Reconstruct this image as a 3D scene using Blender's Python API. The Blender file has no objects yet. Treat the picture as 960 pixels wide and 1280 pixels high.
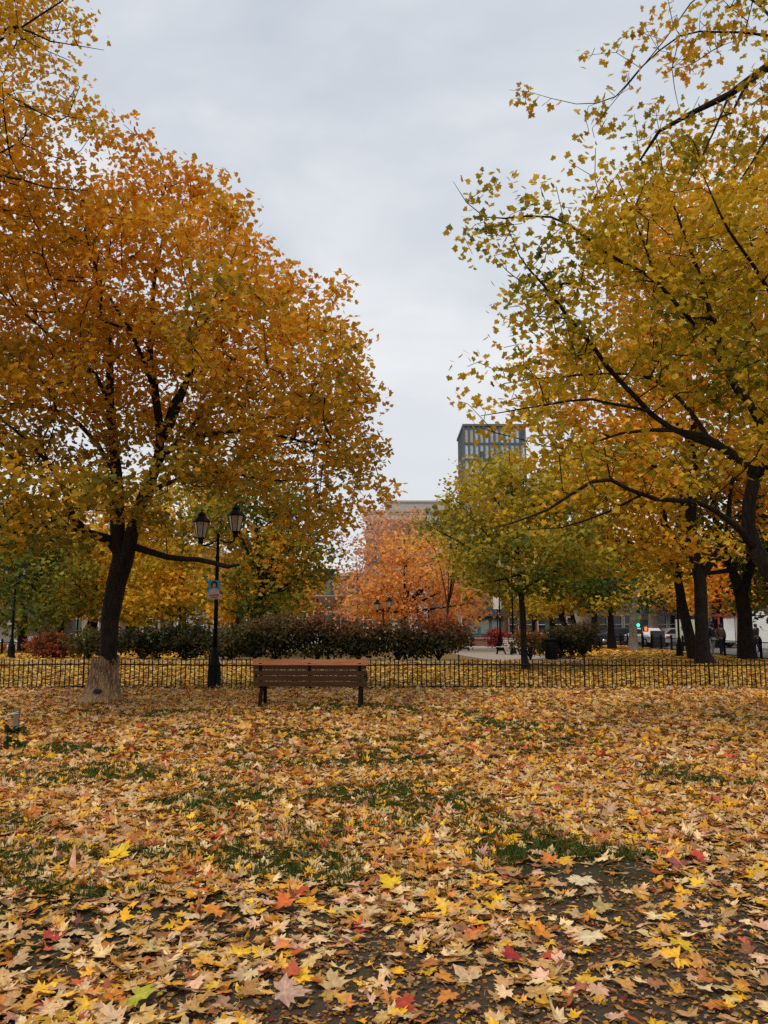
import bpy, math, random
import numpy as np
R = math.radians
C = bpy.context.scene.collection
random.seed(7)
RG = np.random.default_rng(11)
F = 1020.0; TH = R(8.03); CAMZ = 1.5
ct, st = math.cos(TH), math.sin(TH)

def W(px, py, D):
    """world point seen at pixel (960x1280) at forward distance D"""
    u = (px-480)/F; v = (640-py)/F
    dy = ct - v*st; dz = st + v*ct
    s = D/dy
    return np.array([u*s, D, CAMZ + dz*s])

def G(px, py):
    u = (px-480)/F; v = (640-py)/F
    dy = ct - v*st; dz = st + v*ct
    s = -CAMZ/dz
    return np.array([u*s, dy*s, 0.0])

# ------------------------------------------------------------- materials
def nmat(name):
    m = bpy.data.materials.new(name); m.use_nodes = True
    nt = m.node_tree; nt.nodes.clear()
    out = nt.nodes.new('ShaderNodeOutputMaterial')
    return m, nt, out

def N(nt, t, **kw):
    n = nt.nodes.new(t)
    for k, v in kw.items():
        if k in n.inputs.keys(): n.inputs[k].default_value = v
        else: setattr(n, k, v)
    return n

def ramp(nt, stops, fac=None):
    r = nt.nodes.new('ShaderNodeValToRGB')
    e = r.color_ramp.elements
    while len(e) < len(stops): e.new(0.5)
    for i, (p, c) in enumerate(stops):
        e[i].position = p; e[i].color = (*c, 1)
    if fac is not None: nt.links.new(fac, r.inputs[0])
    return r

def paint(name, col, rough=0.6, var=0.15, scale=6.0, bump=0.0, metal=0.0, stretch=(1, 1, 1), spec=0.4):
    m, nt, out = nmat(name)
    L = nt.links.new
    tc = N(nt, 'ShaderNodeTexCoord'); mp = N(nt, 'ShaderNodeMapping'); mp.inputs['Scale'].default_value = stretch
    L(tc.outputs['Object'], mp.inputs[0])
    no = N(nt, 'ShaderNodeTexNoise', Scale=scale, Detail=5.0, Roughness=0.65)
    L(mp.outputs[0], no.inputs['Vector'])
    a = tuple(max(0, c*(1-var*1.6)) for c in col); b = tuple(min(1, c*(1+var*1.6)) for c in col)
    rp = ramp(nt, [(0.25, a), (0.75, b)], no.outputs['Fac'])
    p = N(nt, 'ShaderNodeBsdfPrincipled', Roughness=rough, Metallic=metal)
    p.inputs['Specular IOR Level'].default_value = spec
    L(rp.outputs[0], p.inputs['Base Color'])
    if bump:
        bp = N(nt, 'ShaderNodeBump', Strength=bump, Distance=0.02)
        L(no.outputs['Fac'], bp.inputs['Height']); L(bp.outputs[0], p.inputs['Normal'])
    L(p.outputs[0], out.inputs[0])
    return m

def leafmat(name, trans=0.35, veins=False, spec=0.12, rough=0.55):
    m, nt, out = nmat(name); L = nt.links.new
    at = N(nt, 'ShaderNodeAttribute', attribute_name='leafcol')
    tc = N(nt, 'ShaderNodeTexCoord')
    no = N(nt, 'ShaderNodeTexNoise', Scale=(38.0 if veins else 16.0), Detail=3.0)
    L(tc.outputs['Object'], no.inputs['Vector'])
    mr = N(nt, 'ShaderNodeMapRange'); mr.inputs[1].default_value = .3; mr.inputs[2].default_value = .7
    mr.inputs[3].default_value = .72; mr.inputs[4].default_value = 1.25
    L(no.outputs['Fac'], mr.inputs[0])
    mul = N(nt, 'ShaderNodeVectorMath', operation='SCALE')
    L(at.outputs['Color'], mul.inputs[0]); L(mr.outputs[0], mul.inputs['Scale'])
    col = mul.outputs[0]
    if veins:
        av = N(nt, 'ShaderNodeAttribute', attribute_name='vein')
        pw = N(nt, 'ShaderNodeMath', operation='POWER'); pw.inputs[1].default_value = 7.0
        L(av.outputs['Fac'], pw.inputs[0])
        ad = N(nt, 'ShaderNodeMath', operation='MULTIPLY_ADD'); ad.inputs[1].default_value = .35; ad.inputs[2].default_value = 1.0
        L(pw.outputs[0], ad.inputs[0])
        m2 = N(nt, 'ShaderNodeVectorMath', operation='SCALE')
        L(col, m2.inputs[0]); L(ad.outputs[0], m2.inputs['Scale']); col = m2.outputs[0]
    p = N(nt, 'ShaderNodeBsdfPrincipled', Roughness=rough)
    p.inputs['Specular IOR Level'].default_value = spec
    t = N(nt, 'ShaderNodeBsdfTranslucent')
    L(col, p.inputs['Base Color']); L(col, t.inputs['Color'])
    mx = N(nt, 'ShaderNodeMixShader', Fac=trans)
    mx.inputs[0].default_value = trans
    L(p.outputs[0], mx.inputs[1]); L(t.outputs[0], mx.inputs[2]); L(mx.outputs[0], out.inputs[0])
    return m

def barkmat(name, a, b, scale=9.0, bump=0.7):
    m, nt, out = nmat(name); L = nt.links.new
    tc = N(nt, 'ShaderNodeTexCoord'); mp = N(nt, 'ShaderNodeMapping'); mp.inputs['Scale'].default_value = (1, 1, .22)
    L(tc.outputs['Object'], mp.inputs[0])
    no = N(nt, 'ShaderNodeTexNoise', Scale=scale, Detail=8.0, Roughness=.7); L(mp.outputs[0], no.inputs['Vector'])
    vo = N(nt, 'ShaderNodeTexVoronoi', Scale=scale*2.2); vo.feature = 'DISTANCE_TO_EDGE'
    L(mp.outputs[0], vo.inputs['Vector'])
    mr = N(nt, 'ShaderNodeMapRange'); mr.inputs[2].default_value = .35; L(vo.outputs['Distance'], mr.inputs[0])
    ad = N(nt, 'ShaderNodeMath', operation='MULTIPLY_ADD'); ad.inputs[1].default_value = .4
    L(mr.outputs[0], ad.inputs[0]); L(no.outputs['Fac'], ad.inputs[2])
    rp0 = ramp(nt, [(.35, a), (.85, b)], ad.outputs[0])
    n2 = N(nt, 'ShaderNodeTexNoise', Scale=1.7, Detail=4.0); L(tc.outputs['Object'], n2.inputs['Vector'])
    mk = ramp(nt, [(.52, (0, 0, 0)), (.66, (.45, .45, .45))], n2.outputs['Fac'])
    rp = N(nt, 'ShaderNodeMix', data_type='RGBA'); L(mk.outputs[0], rp.inputs[0]); L(rp0.outputs[0], rp.inputs[6]); rp.inputs[7].default_value = (b[0]*1.35, b[1]*1.4, b[2]*1.15, 1)
    p = N(nt, 'ShaderNodeBsdfPrincipled', Roughness=.9); p.inputs['Specular IOR Level'].default_value = .15
    L(rp.outputs[2], p.inputs['Base Color'])
    bp = N(nt, 'ShaderNodeBump', Strength=bump, Distance=.03); L(ad.outputs[0], bp.inputs['Height']); L(bp.outputs[0], p.inputs['Normal'])
    L(p.outputs[0], out.inputs[0]); return m

M = {}
M['leaf'] = leafmat('tree_leaf', .45)
M['litter'] = leafmat('litter_leaf', .12, True, .2, .7)
M['litter_far'] = leafmat('litter_leaf_far', .12, False, .2, .7)
M['bark'] = barkmat('dark_bark', (.006, .0045, .0035), (.026, .019, .014))
M['bark_pale'] = barkmat('pale_bark', (.035, .022, .013), (.34, .215, .125), 9.0, 1.0)
M['bark_grey'] = barkmat('grey_bark', (.10, .085, .07), (.27, .235, .2))
M['iron'] = paint('black_iron', (.005, .005, .005), .7, .2, 20, .1, 0, spec=.12)
M['fence_iron'] = paint('fence_iron', (.009, .006, .005), .7, .35, 30, .1, spec=.15)
M['wood_red'] = paint('red_brown_wood', (.38, .125, .045), .55, .3, 5, .25, stretch=(.6, 14, 14))
M['wood_dark'] = paint('dark_slat_wood', (.065, .030, .012), .6, .4, 5, .25, stretch=(.6, 14, 14))
M['wood_pale'] = paint('pale_worn_wood', (.45, .40, .36), .6, .2, 5, .1)
M['stake'] = paint('grey_wood', (.16, .12, .08), .85, .3, 12, .3, stretch=(4, 4, .6))
M['glass_lamp'] = paint('frosted_lamp_glass', (.40, .36, .28), .3, .08, 5)
M['white'] = paint('white_paint', (.72, .73, .74), .5, .06, 2)
M['blue'] = paint('poster_blue', (.05, .30, .42), .5, .05, 8)
M['skin'] = paint('skin', (.42, .24, .17), .6, .05)
M['black'] = paint('black_cloth', (.015, .015, .018), .85, .2, 12)
M['navy'] = paint('dark_denim', (.02, .025, .04), .85, .2, 12)
M['brownc'] = paint('brown_coat', (.12, .075, .045), .85, .2, 12)
M['greyc'] = paint('grey_cloth', (.35, .35, .36), .85, .1, 12)
M['hair'] = paint('dark_hair', (.02, .013, .01), .6, .2, 30)
M['green_copper'] = paint('green_metal', (.075, .12, .10), .6, .2, 2)
M['stone'] = paint('grey_stone', (.30, .28, .25), .8, .15, 3, .2)
M['stone_pale'] = paint('pale_stone', (.42, .39, .35), .8, .1, 2, .1)
M['brick_red'] = paint('red_brick', (.20, .09, .07), .85, .18, 14, .2)
M['brick_tan'] = paint('tan_brick', (.32, .24, .18), .85, .15, 10, .2)
M['concrete'] = paint('concrete', (.36, .33, .30), .85, .1, 1.2, .05)
M['glass_dark'] = paint('window_glass', (.03, .04, .05), .12, .3, .4, spec=.6)
M['glass_sky'] = paint('tower_glass', (.42, .50, .56), .15, .45, .25, spec=.8)
M['steel'] = paint('tower_steel', (.08, .095, .11), .5, .1, 2)
M['orange'] = paint('orange_paint', (.75, .12, .02), .5, .05)
M['red'] = paint('red_paint', (.32, .05, .035), .6, .1)
M['tyre'] = paint('tyre_rubber', (.015, .015, .015), .85, .1)
M['rim'] = paint('wheel_rim', (.45, .45, .46), .3, .05, metal=.7)
M['car_white'] = paint('car_white', (.65, .66, .68), .25, .03, spec=.6)
M['car_dark'] = paint('car_dark', (.03, .035, .045), .25, .03, spec=.6)
M['car_silver'] = paint('car_silver', (.38, .40, .42), .3, .03, spec=.6)
M['greenp'] = paint('green_paint', (.03, .22, .12), .5, .1)
M['metal_grey'] = paint('grey_metal', (.07, .07, .075), .6, .15)

def emis(name, col, s):
    m, nt, out = nmat(name); e = N(nt, 'ShaderNodeEmission', Strength=s); e.inputs[0].default_value = (*col, 1)
    nt.links.new(e.outputs[0], out.inputs[0]); return m
M['glow_green'] = emis('green_signal_lit', (.05, .9, .55), 2.2)
M['glow_red'] = emis('orange_signal_lit', (1, .22, .06), 1.0)

# ------------------------------------------------------------- mesh helpers
def tag(o, label=None, cat=None, group=None, kind=None):
    if label: o['label'] = label
    if cat: o['category'] = cat
    if group: o['group'] = group
    if kind: o['kind'] = kind
    return o

def empty(name, loc=(0, 0, 0), rz=0):
    o = bpy.data.objects.new(name, None); C.objects.link(o)
    o.location = loc; o.rotation_euler = (0, 0, rz); o.empty_display_size = .2
    return o

class MB:
    def __init__(s): s.v = []; s.f = []; s.sm = []
    def add(s, vs, fs, smooth=False):
        b = len(s.v); s.v += [tuple(map(float, q)) for q in vs]
        for f in fs: s.f.append(tuple(b+i for i in f)); s.sm.append(smooth)
    def box(s, x0, x1, y0, y1, z0, z1, rot=None, piv=None):
        vs = [(x, y, z) for x in (x0, x1) for y in (y0, y1) for z in (z0, z1)]
        if rot is not None:
            a = math.cos(rot); b = math.sin(rot); py, pz = piv
            vs = [(x, py+(y-py)*a-(z-pz)*b, pz+(y-py)*b+(z-pz)*a) for x, y, z in vs]
        s.add(vs, [(0, 1, 3, 2), (4, 6, 7, 5), (0, 4, 5, 1), (2, 3, 7, 6), (0, 2, 6, 4), (1, 5, 7, 3)])
    def prism(s, poly, x0, x1, ax='x'):
        n = len(poly)
        if ax == 'x': vs = [(x0, a, b) for a, b in poly]+[(x1, a, b) for a, b in poly]
        elif ax == 'y': vs = [(a, x0, b) for a, b in poly]+[(a, x1, b) for a, b in poly]
        else: vs = [(a, b, x0) for a, b in poly]+[(a, b, x1) for a, b in poly]
        s.add(vs, [tuple(range(n-1, -1, -1)), tuple(range(n, 2*n))]+[(i, (i+1) % n, n+(i+1) % n, n+i) for i in range(n)])
    def tube(s, pts, rad, n=8, cap=True):
        pts = [np.array(p, float) for p in pts]
        if not hasattr(rad, '__len__'): rad = [rad]*len(pts)
        vs = []; K = len(pts); u = None
        for i, p in enumerate(pts):
            d = pts[min(i+1, K-1)]-pts[max(i-1, 0)]; d /= np.linalg.norm(d)+1e-9
            if u is None:
                u = np.cross(d, (0, 0, 1.) if abs(d[2]) < .9 else (1., 0, 0))
            u = u-d*np.dot(u, d); u /= np.linalg.norm(u)+1e-9; w = np.cross(d, u)
            for k in range(n):
                a = 2*math.pi*k/n; vs.append(p+rad[i]*(math.cos(a)*u+math.sin(a)*w))
        fs = [(i*n+k, i*n+(k+1) % n, (i+1)*n+(k+1) % n, (i+1)*n+k) for i in range(K-1) for k in range(n)]
        if cap: fs += [tuple(range(n-1, -1, -1)), tuple((K-1)*n+k for k in range(n))]
        s.add(vs, fs, n > 6)
    def lathe(s, prof, n=16, c=(0, 0, 0), a0=0):
        vs = []
        for r, z in prof:
            for k in range(n):
                a = a0+2*math.pi*k/n; vs.append((c[0]+r*math.cos(a), c[1]+r*math.sin(a), c[2]+z))
        K = len(prof)
        fs = [(i*n+k, i*n+(k+1) % n, (i+1)*n+(k+1) % n, (i+1)*n+k) for i in range(K-1) for k in range(n)]
        fs += [tuple(range(n-1, -1, -1)), tuple((K-1)*n+k for k in range(n))]
        s.add(vs, fs, n > 8)
    def build(s, name, mat, parent=None, bevel=0, loc=None):
        me = bpy.data.meshes.new(name); me.from_pydata(s.v, [], s.f)
        me.polygons.foreach_set('use_smooth', s.sm)
        me.materials.append(mat); me.update()
        o = bpy.data.objects.new(name, me); C.objects.link(o)
        if parent: o.parent = parent
        if loc is not None: o.location = loc
        if bevel:
            b = o.modifiers.new('b', 'BEVEL'); b.width = bevel; b.segments = 2; b.limit_method = 'ANGLE'
        return o

def copy_tree(o, parent=None):
    c = o.copy(); C.objects.link(c); c.parent = parent
    for ch in o.children: copy_tree(ch, c)
    return c

def np_mesh(name, verts, faces_idx, sizes, mat, parent=None, fcol=None, smooth=None, vein=None):
    me = bpy.data.meshes.new(name)
    me.vertices.add(len(verts)); me.vertices.foreach_set('co', np.ascontiguousarray(verts, dtype=np.float32).ravel())
    me.loops.add(len(faces_idx)); me.loops.foreach_set('vertex_index', np.ascontiguousarray(faces_idx, dtype=np.int32))
    st_ = np.zeros(len(sizes), np.int32); st_[1:] = np.cumsum(sizes)[:-1]
    me.polygons.add(len(sizes)); me.polygons.foreach_set('loop_start', st_)
    if smooth is not None: me.polygons.foreach_set('use_smooth', np.full(len(sizes), smooth, bool))
    me.update(calc_edges=True)
    if fcol is not None:
        a = me.attributes.new('leafcol', 'FLOAT_COLOR', 'FACE')
        c4 = np.ones((len(sizes), 4), np.float32); c4[:, :3] = fcol; a.data.foreach_set('color', c4.ravel())
    if vein is not None:
        a = me.attributes.new('vein', 'FLOAT', 'POINT'); a.data.foreach_set('value', vein.astype(np.float32))
    me.materials.append(mat)
    o = bpy.data.objects.new(name, me); C.objects.link(o)
    if parent: o.parent = parent
    return o

# ------------------------------------------------------------- leaves
def star(tips, notch_r, tip_r, stem=(0, -.28)):
    pts = []
    return pts
# maple outline, polar (angle deg, radius); stem end at -90
MAPLE = [(-90, .10), (-62, .30), (-38, .46), (-28, .34), (-8, .42), (8, .62), (20, .42), (30, .56), (40, .36), (52, .34), (66, .58), (78, .55), (90, .78)]
MAPLE = MAPLE + [(180-a, r) for a, r in MAPLE[-2:0:-1]]
MID = [(-90, .12), (-45, .42), (-15, .36), (14, .60), (34, .44), (56, .50), (72, .48), (90, .72), (108, .48), (124, .50), (146, .44), (166, .60), (195, .36), (225, .42)]
LOW = [(-90, .25), (-20, .5), (30, .55), (60, .36), (90, .7), (120, .36), (150, .55), (200, .5)]

def tmpl(kind):
    if kind == 'maple': P = MAPLE
    elif kind == 'mid': P = MID
    elif kind == 'low': P = LOW
    else:
        v = np.array([(0, -.45, 0), (.42, 0.02, .10), (0, .55, 0), (-.42, .02, .10)], float)
        return v, [0, 1, 2, 0, 2, 3], [3, 3], np.array([1, 0, 1, 0.])
    v = [(r*math.cos(R(a)), r*math.sin(R(a)), 0) for a, r in P]
    n = len(v)
    if kind == 'low':
        v = np.array(v, float); v[:, 2] = .18*np.abs(v[:, 0])
        # two halves folded at the midrib: indices 0 and 4 lie on the midrib
        return v, [0, 1, 2, 3, 4, 0, 4, 5, 6, 7], [5, 5], np.zeros(n)
    v = np.array([(0, 0, 0)]+v, float)
    idx = []
    for i in range(n): idx += [0, 1+i, 1+(i+1) % n]
    rr = np.array([1.0]+[1.0 if (P[i][1] > P[i-1][1] and P[i][1] > P[(i+1) % n][1]) else 0.0 for i in range(n)])
    return v, idx, [3]*n, rr
TM = {k: tmpl(k) for k in ('maple', 'mid', 'low', 'quad')}

def unit(a): return a/(np.linalg.norm(a, axis=-1, keepdims=True)+1e-9)

def leaves(name, pos, size, nrm, col, kind, mat, parent=None, curl=None, asp=None, rg=RG):
    n = len(pos); v, idx, sz, rr = TM[kind]
    k = len(v)
    nrm = unit(nrm); a = unit(rg.normal(size=(n, 3))); t = unit(np.cross(nrm, a)); b = np.cross(nrm, t)
    lx = np.broadcast_to(v[:, 0], (n, k)).copy(); ly = np.broadcast_to(v[:, 1], (n, k)).copy(); lz = np.broadcast_to(v[:, 2], (n, k)).copy()
    if asp is not None: lx *= asp[:, None]
    if curl is not None and n > 1:
        jt = 1+rg.normal(size=(n, k))*.10; jt[:, 1:] *= np.where(rg.uniform(size=(n, k-1)) < .05, .55, 1); lx *= jt; ly *= jt
    if curl is not None:
        c1, c2, c3, ph = curl
        r2 = lx**2+ly**2
        ang = np.arctan2(ly, lx)
        lz += c1[:, None]*r2 + c2[:, None]*lx**2 + c3[:, None]*r2*np.sin(3*ang+ph[:, None])
        lx *= (1-.35*np.abs(c2[:, None])*np.abs(lx))
    P = pos[:, None, :] + size[:, None, None]*(lx[..., None]*t[:, None]+ly[..., None]*b[:, None]+lz[..., None]*nrm[:, None])
    fi = (np.array(idx)[None]+(np.arange(n)*k)[:, None]).ravel()
    fs = np.tile(np.array(sz), n)
    fc = np.repeat(col, len(sz), axis=0)
    return np_mesh(name, P.reshape(-1, 3), fi, fs, mat, parent, fc, None, np.tile(rr, n) if kind in ('maple', 'mid') else None)

def mknoise(seed, freq, k=10):
    g = np.random.default_rng(seed); D = unit(g.normal(size=(k, 3)))*g.uniform(.6, 1.7, (k, 1))*freq; ph = g.uniform(0, 6.28, k)
    return lambda p: np.sin(p@D.T*2*math.pi+ph).sum(1)/math.sqrt(k/2)

def palette(t, stops):
    t = np.clip(t, 0, .9999)*(len(stops)-1); i = t.astype(int); f = (t-i)[:, None]
    S = np.array(stops); return S[i]*(1-f)+S[i+1]*f

# ------------------------------------------------------------- trees
LEAFK = 1.55
def catmull(P, step):
    P = np.array(P, float); out = []
    Q = np.vstack([2*P[0]-P[1], P, 2*P[-1]-P[-2]])
    for i in range(1, len(Q)-2):
        n = max(1, int(np.linalg.norm(Q[i+1, :3]-Q[i, :3])/step))
        for k in range(n):
            t = k/n
            out.append(.5*((2*Q[i])+(-Q[i-1]+Q[i+1])*t+(2*Q[i-1]-5*Q[i]+4*Q[i+1]-Q[i+2])*t*t+(-Q[i-1]+3*Q[i]-3*Q[i+1]+Q[i+2])*t**3))
    out.append(P[-1]); return np.array(out)

def seg_tubes(A, B, ra, rb, n):
    d = unit(B-A); ref = np.where(np.abs(d[:, 2:3]) < .9, np.array([[0, 0, 1.]]), np.array([[1., 0, 0]]))
    u = unit(np.cross(d, ref)); w = np.cross(d, u); m = len(A)
    a = np.arange(n)*2*math.pi/n
    ring = np.cos(a)[None, :, None]*u[:, None]+np.sin(a)[None, :, None]*w[:, None]
    ext = d*np.minimum(ra, .02)[:, None]*.6
    V = np.concatenate([(A-ext)[:, None]+ring*ra[:, None, None], (B+ext)[:, None]+ring*rb[:, None, None]], 1)
    q = np.array([[k, (k+1) % n, n+(k+1) % n, n+k] for k in range(n)])
    return V.reshape(-1, 3), (q[None]+(np.arange(m)*2*n)[:, None, None]).reshape(-1)

def tree(name, label, cat, limbs, env, cell, per, lsize, colfn, group=None, leafkind='low', bark='bark', seed=1,
         sigma=.5, keep=1.0, flat=.6, twig=.006, step=.35, limb_n=12, origin=None, rough=.06, nbias=.55, gapf=.35, gapt=-9, minr=.25, lw=1.0, tw=1.0):
    """limbs: list of [(x,y,z,r),...] world; env: list of (center(3), radii(3)[, weight])"""
    g = np.random.default_rng(seed)
    pos = []; rad = []; par = []; plen = []; hand = []
    chains = []
    for li, Lm in enumerate(limbs):
        Lm = [(*q[:3], q[3]*(tw if li == 0 else lw)) for q in Lm]
        Q = catmull(Lm, step)
        if li > 0:
            P0 = np.array(pos); j = int(np.argmin(((P0-Q[0, :3])**2).sum(1)))
        else: j = -1
        # wobble
        if len(Q) > 3:
            wob = g.normal(size=(len(Q), 3))*rough*np.minimum(1, Q[:, 3:4]*4+.3); wob[0] = 0
            wob = (wob+np.roll(wob, 1, 0))/2; wob[0] = 0
            Q[:, :3] += wob
        if j >= 0 and np.linalg.norm(Q[0, :3]-pos[j]) < .02: Q = Q[1:]
        ch = [] if j < 0 else [j]
        for q in Q:
            pos.append(q[:3]); rad.append(q[3]); par.append(j); hand.append(True)
            plen.append(0 if j < 0 else plen[j]+np.linalg.norm(q[:3]-pos[j])); j = len(pos)-1; ch.append(j)
        chains.append(ch)
    nh = len(pos)
    # cluster points
    pts = []
    nz = mknoise(seed+50, gapf)
    for e in env:
        c, r = np.array(e[0]), np.array(e[1]); w = e[2] if len(e) > 2 else 1.0
        vol = 4/3*math.pi*r.prod(); n = int(vol/cell**3*2.2*w)+4
        d = unit(g.normal(size=(n, 3))); rr = g.uniform(0, 1, n)**(1/3.6)
        p = c+d*rr[:, None]*r
        p += .18*r*mknoise(seed+7, .5)(p)[:, None]*d
        pts.append(p)
    pts = np.vstack(pts); pts = pts[pts[:, 2] > minr]
    key = np.floor(pts/cell+g.uniform(size=3)).astype(int)
    _, ui = np.unique(key, axis=0, return_index=True); pts = pts[ui]
    m = (nz(pts) > gapt) & (g.uniform(size=len(pts)) < keep); pts = pts[m]
    cap = len(pts)*8+nh
    PP = np.zeros((cap, 3)); PP[:nh] = pos; PL = np.zeros(cap); PL[:nh] = plen; nn = nh
    rad += [0]*0
    startable = np.zeros(cap); 
    base_z = PP[0, 2]
    startable[:nh] = np.where(np.array(plen) < max(plen)*.12, 1e3, 0)
    order = np.argsort(np.min(((pts[:, None, ::1]-PP[None, :nh:3])**2).sum(2), 1) if len(pts)*nh/3 < 4e6 else ((pts-PP[nh//2])**2).sum(1))
    for pi in order:
        p = pts[pi]
        dv = p-PP[:nn]; d = np.sqrt((dv**2).sum(1))
        cost = d*(1+.35*(dv[:, 2] < 0)) + .12*PL[:nn] + startable[:nn]
        j = int(np.argmin(cost)); dd = d[j]
        if dd < 1e-3: continue
        k = max(1, int(dd/(cell*.75))); k = min(k, 7)
        pj = par[j]; pd = unit(PP[j]-PP[pj]) if pj >= 0 else np.array([0, 0, 1.])
        ctrl = PP[j]+pd*dd*.30+np.array([0, 0, .10*dd])+g.normal(size=3)*.07*dd
        prev = j
        for s in range(1, k+1):
            t = s/k; q = (1-t)**2*PP[j]+2*t*(1-t)*ctrl+t*t*p
            PP[nn] = q; par.append(prev); hand.append(False); rad.append(0); PL[nn] = PL[prev]+dd/k; prev = nn; nn += 1
    PP = PP[:nn]; par = np.array(par); hand = np.array(hand); rad = np.array(rad, float)
    acc = np.zeros(nn); pe = 2.1
    hc = np.zeros(nn, int); np.add.at(hc, par[par >= 0], 1)
    acc[hc == 0] = twig**pe
    for i in range(nn-1, 0, -1):
        if par[i] >= 0: acc[par[i]] += acc[i]
    rp = acc**(1/pe)
    for i in range(nn):
        if hand[i]: continue
        rp[i] = min(rp[i], (rad[par[i]] if hand[par[i]] else rp[par[i]])*.85+.001)
    rfin = np.where(hand, rad, rp)
    root = empty(name, PP[0] if origin is None else origin); tag(root, label, cat, group)
    off = np.array(root.location)
    # limb tubes
    V = []; FI = []; nb = 0
    for ch in chains:
        if len(ch) < 2: continue
        P = PP[ch]; rr = rfin[ch].copy()
        if ch[0] != 0 and rr[0] > rr[1]*1.1: rr[0] = rr[1]*1.1
        K = len(P); d = np.zeros((K, 3)); d[1:-1] = P[2:]-P[:-2]; d[0] = P[1]-P[0]; d[-1] = P[-1]-P[-2]; d = unit(d)
        u = np.cross(d[0], (0, 0, 1.) if abs(d[0][2]) < .9 else (1., 0, 0)); n = limb_n
        ang = np.arange(n)*2*math.pi/n
        for i in range(K):
            u = u-d[i]*np.dot(u, d[i]); u = u/np.linalg.norm(u); w = np.cross(d[i], u)
            bump = 1+.05*np.sin(ang*3+i*.4)+.03*g.normal(size=n)
            V.append(P[i]+rr[i]*bump[:, None]*(np.cos(ang)[:, None]*u+np.sin(ang)[:, None]*w))
        q = np.array([[i*n+k, i*n+(k+1) % n, (i+1)*n+(k+1) % n, (i+1)*n+k] for i in range(K-1) for k in range(n)])
        FI.append(q.ravel()+nb); nb += K*n
    ii = np.where(~hand)[0]; jj = par[ii]
    rb = rfin[ii]; ra = np.minimum(np.where(hand[jj], rfin[ii]*1.15, rfin[jj]), rfin[ii]*1.4)
    for lo, hi, n in ((0, .02, 4), (.02, 9, 7)):
        mm = (rb >= lo) & (rb < hi)
        if not mm.any(): continue
        v, f = seg_tubes(PP[jj[mm]], PP[ii[mm]], ra[mm], rb[mm], n); V.append(v); FI.append(f+nb); nb += len(v)
    V = np.vstack(V)-off; FI = np.concatenate(FI)
    tr = np_mesh('trunk', V, FI, np.full(len(FI)//4, 4), M[bark], root, None, True)
    # leaves
    npts = len(pts); rep = g.poisson(per, npts)
    cp = np.repeat(pts, rep, axis=0)
    lp = cp+np.clip(g.normal(size=cp.shape), -1.7, 1.7)*np.array([1, 1, flat])*cell*sigma
    lp = lp[lp[:, 2] > .08]
    nl = len(lp)
    nrm = g.normal(size=(nl, 3)); nrm[:, 2] = np.abs(nrm[:, 2])*.6+nbias
    col = colfn(lp, g)
    col = np.clip(col*LEAFK*g.uniform(.78, 1.2, (nl, 1)), 0.004, .92)
    leaves('crown', lp-off, g.uniform(.75, 1.25, nl)*lsize, nrm, col, leafkind, M['leaf'], root, rg=g)
    return root

def LM(*p):  # limb from pixel points (px,py,D,r)
    return [(*W(a, b, c), r) for a, b, c, r in p]
def E(px, py, D, rx, rz, rd, w=1.0):
    return (W(px, py, D), np.array([rx*D/F, rd, rz*D/F]), w)

GREEN = (.050, .075, .012); OLIVE = (.125, .115, .013); OLY = (.24, .19, .018); GOLD = (.45, .265, .018); ORNG = (.48, .205, .014); DORNG = (.44, .155, .012)
BRITE = (.66, .24, .05); RUST = (.20, .065, .02); YEL = (.50, .32, .03); DARK = (.022, .030, .010); BROWN = (.10, .055, .022)

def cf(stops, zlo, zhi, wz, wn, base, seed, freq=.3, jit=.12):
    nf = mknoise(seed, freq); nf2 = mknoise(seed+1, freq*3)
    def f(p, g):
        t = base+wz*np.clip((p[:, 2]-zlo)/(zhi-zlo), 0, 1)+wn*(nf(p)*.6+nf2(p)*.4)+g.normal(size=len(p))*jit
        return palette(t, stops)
    return f

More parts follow.
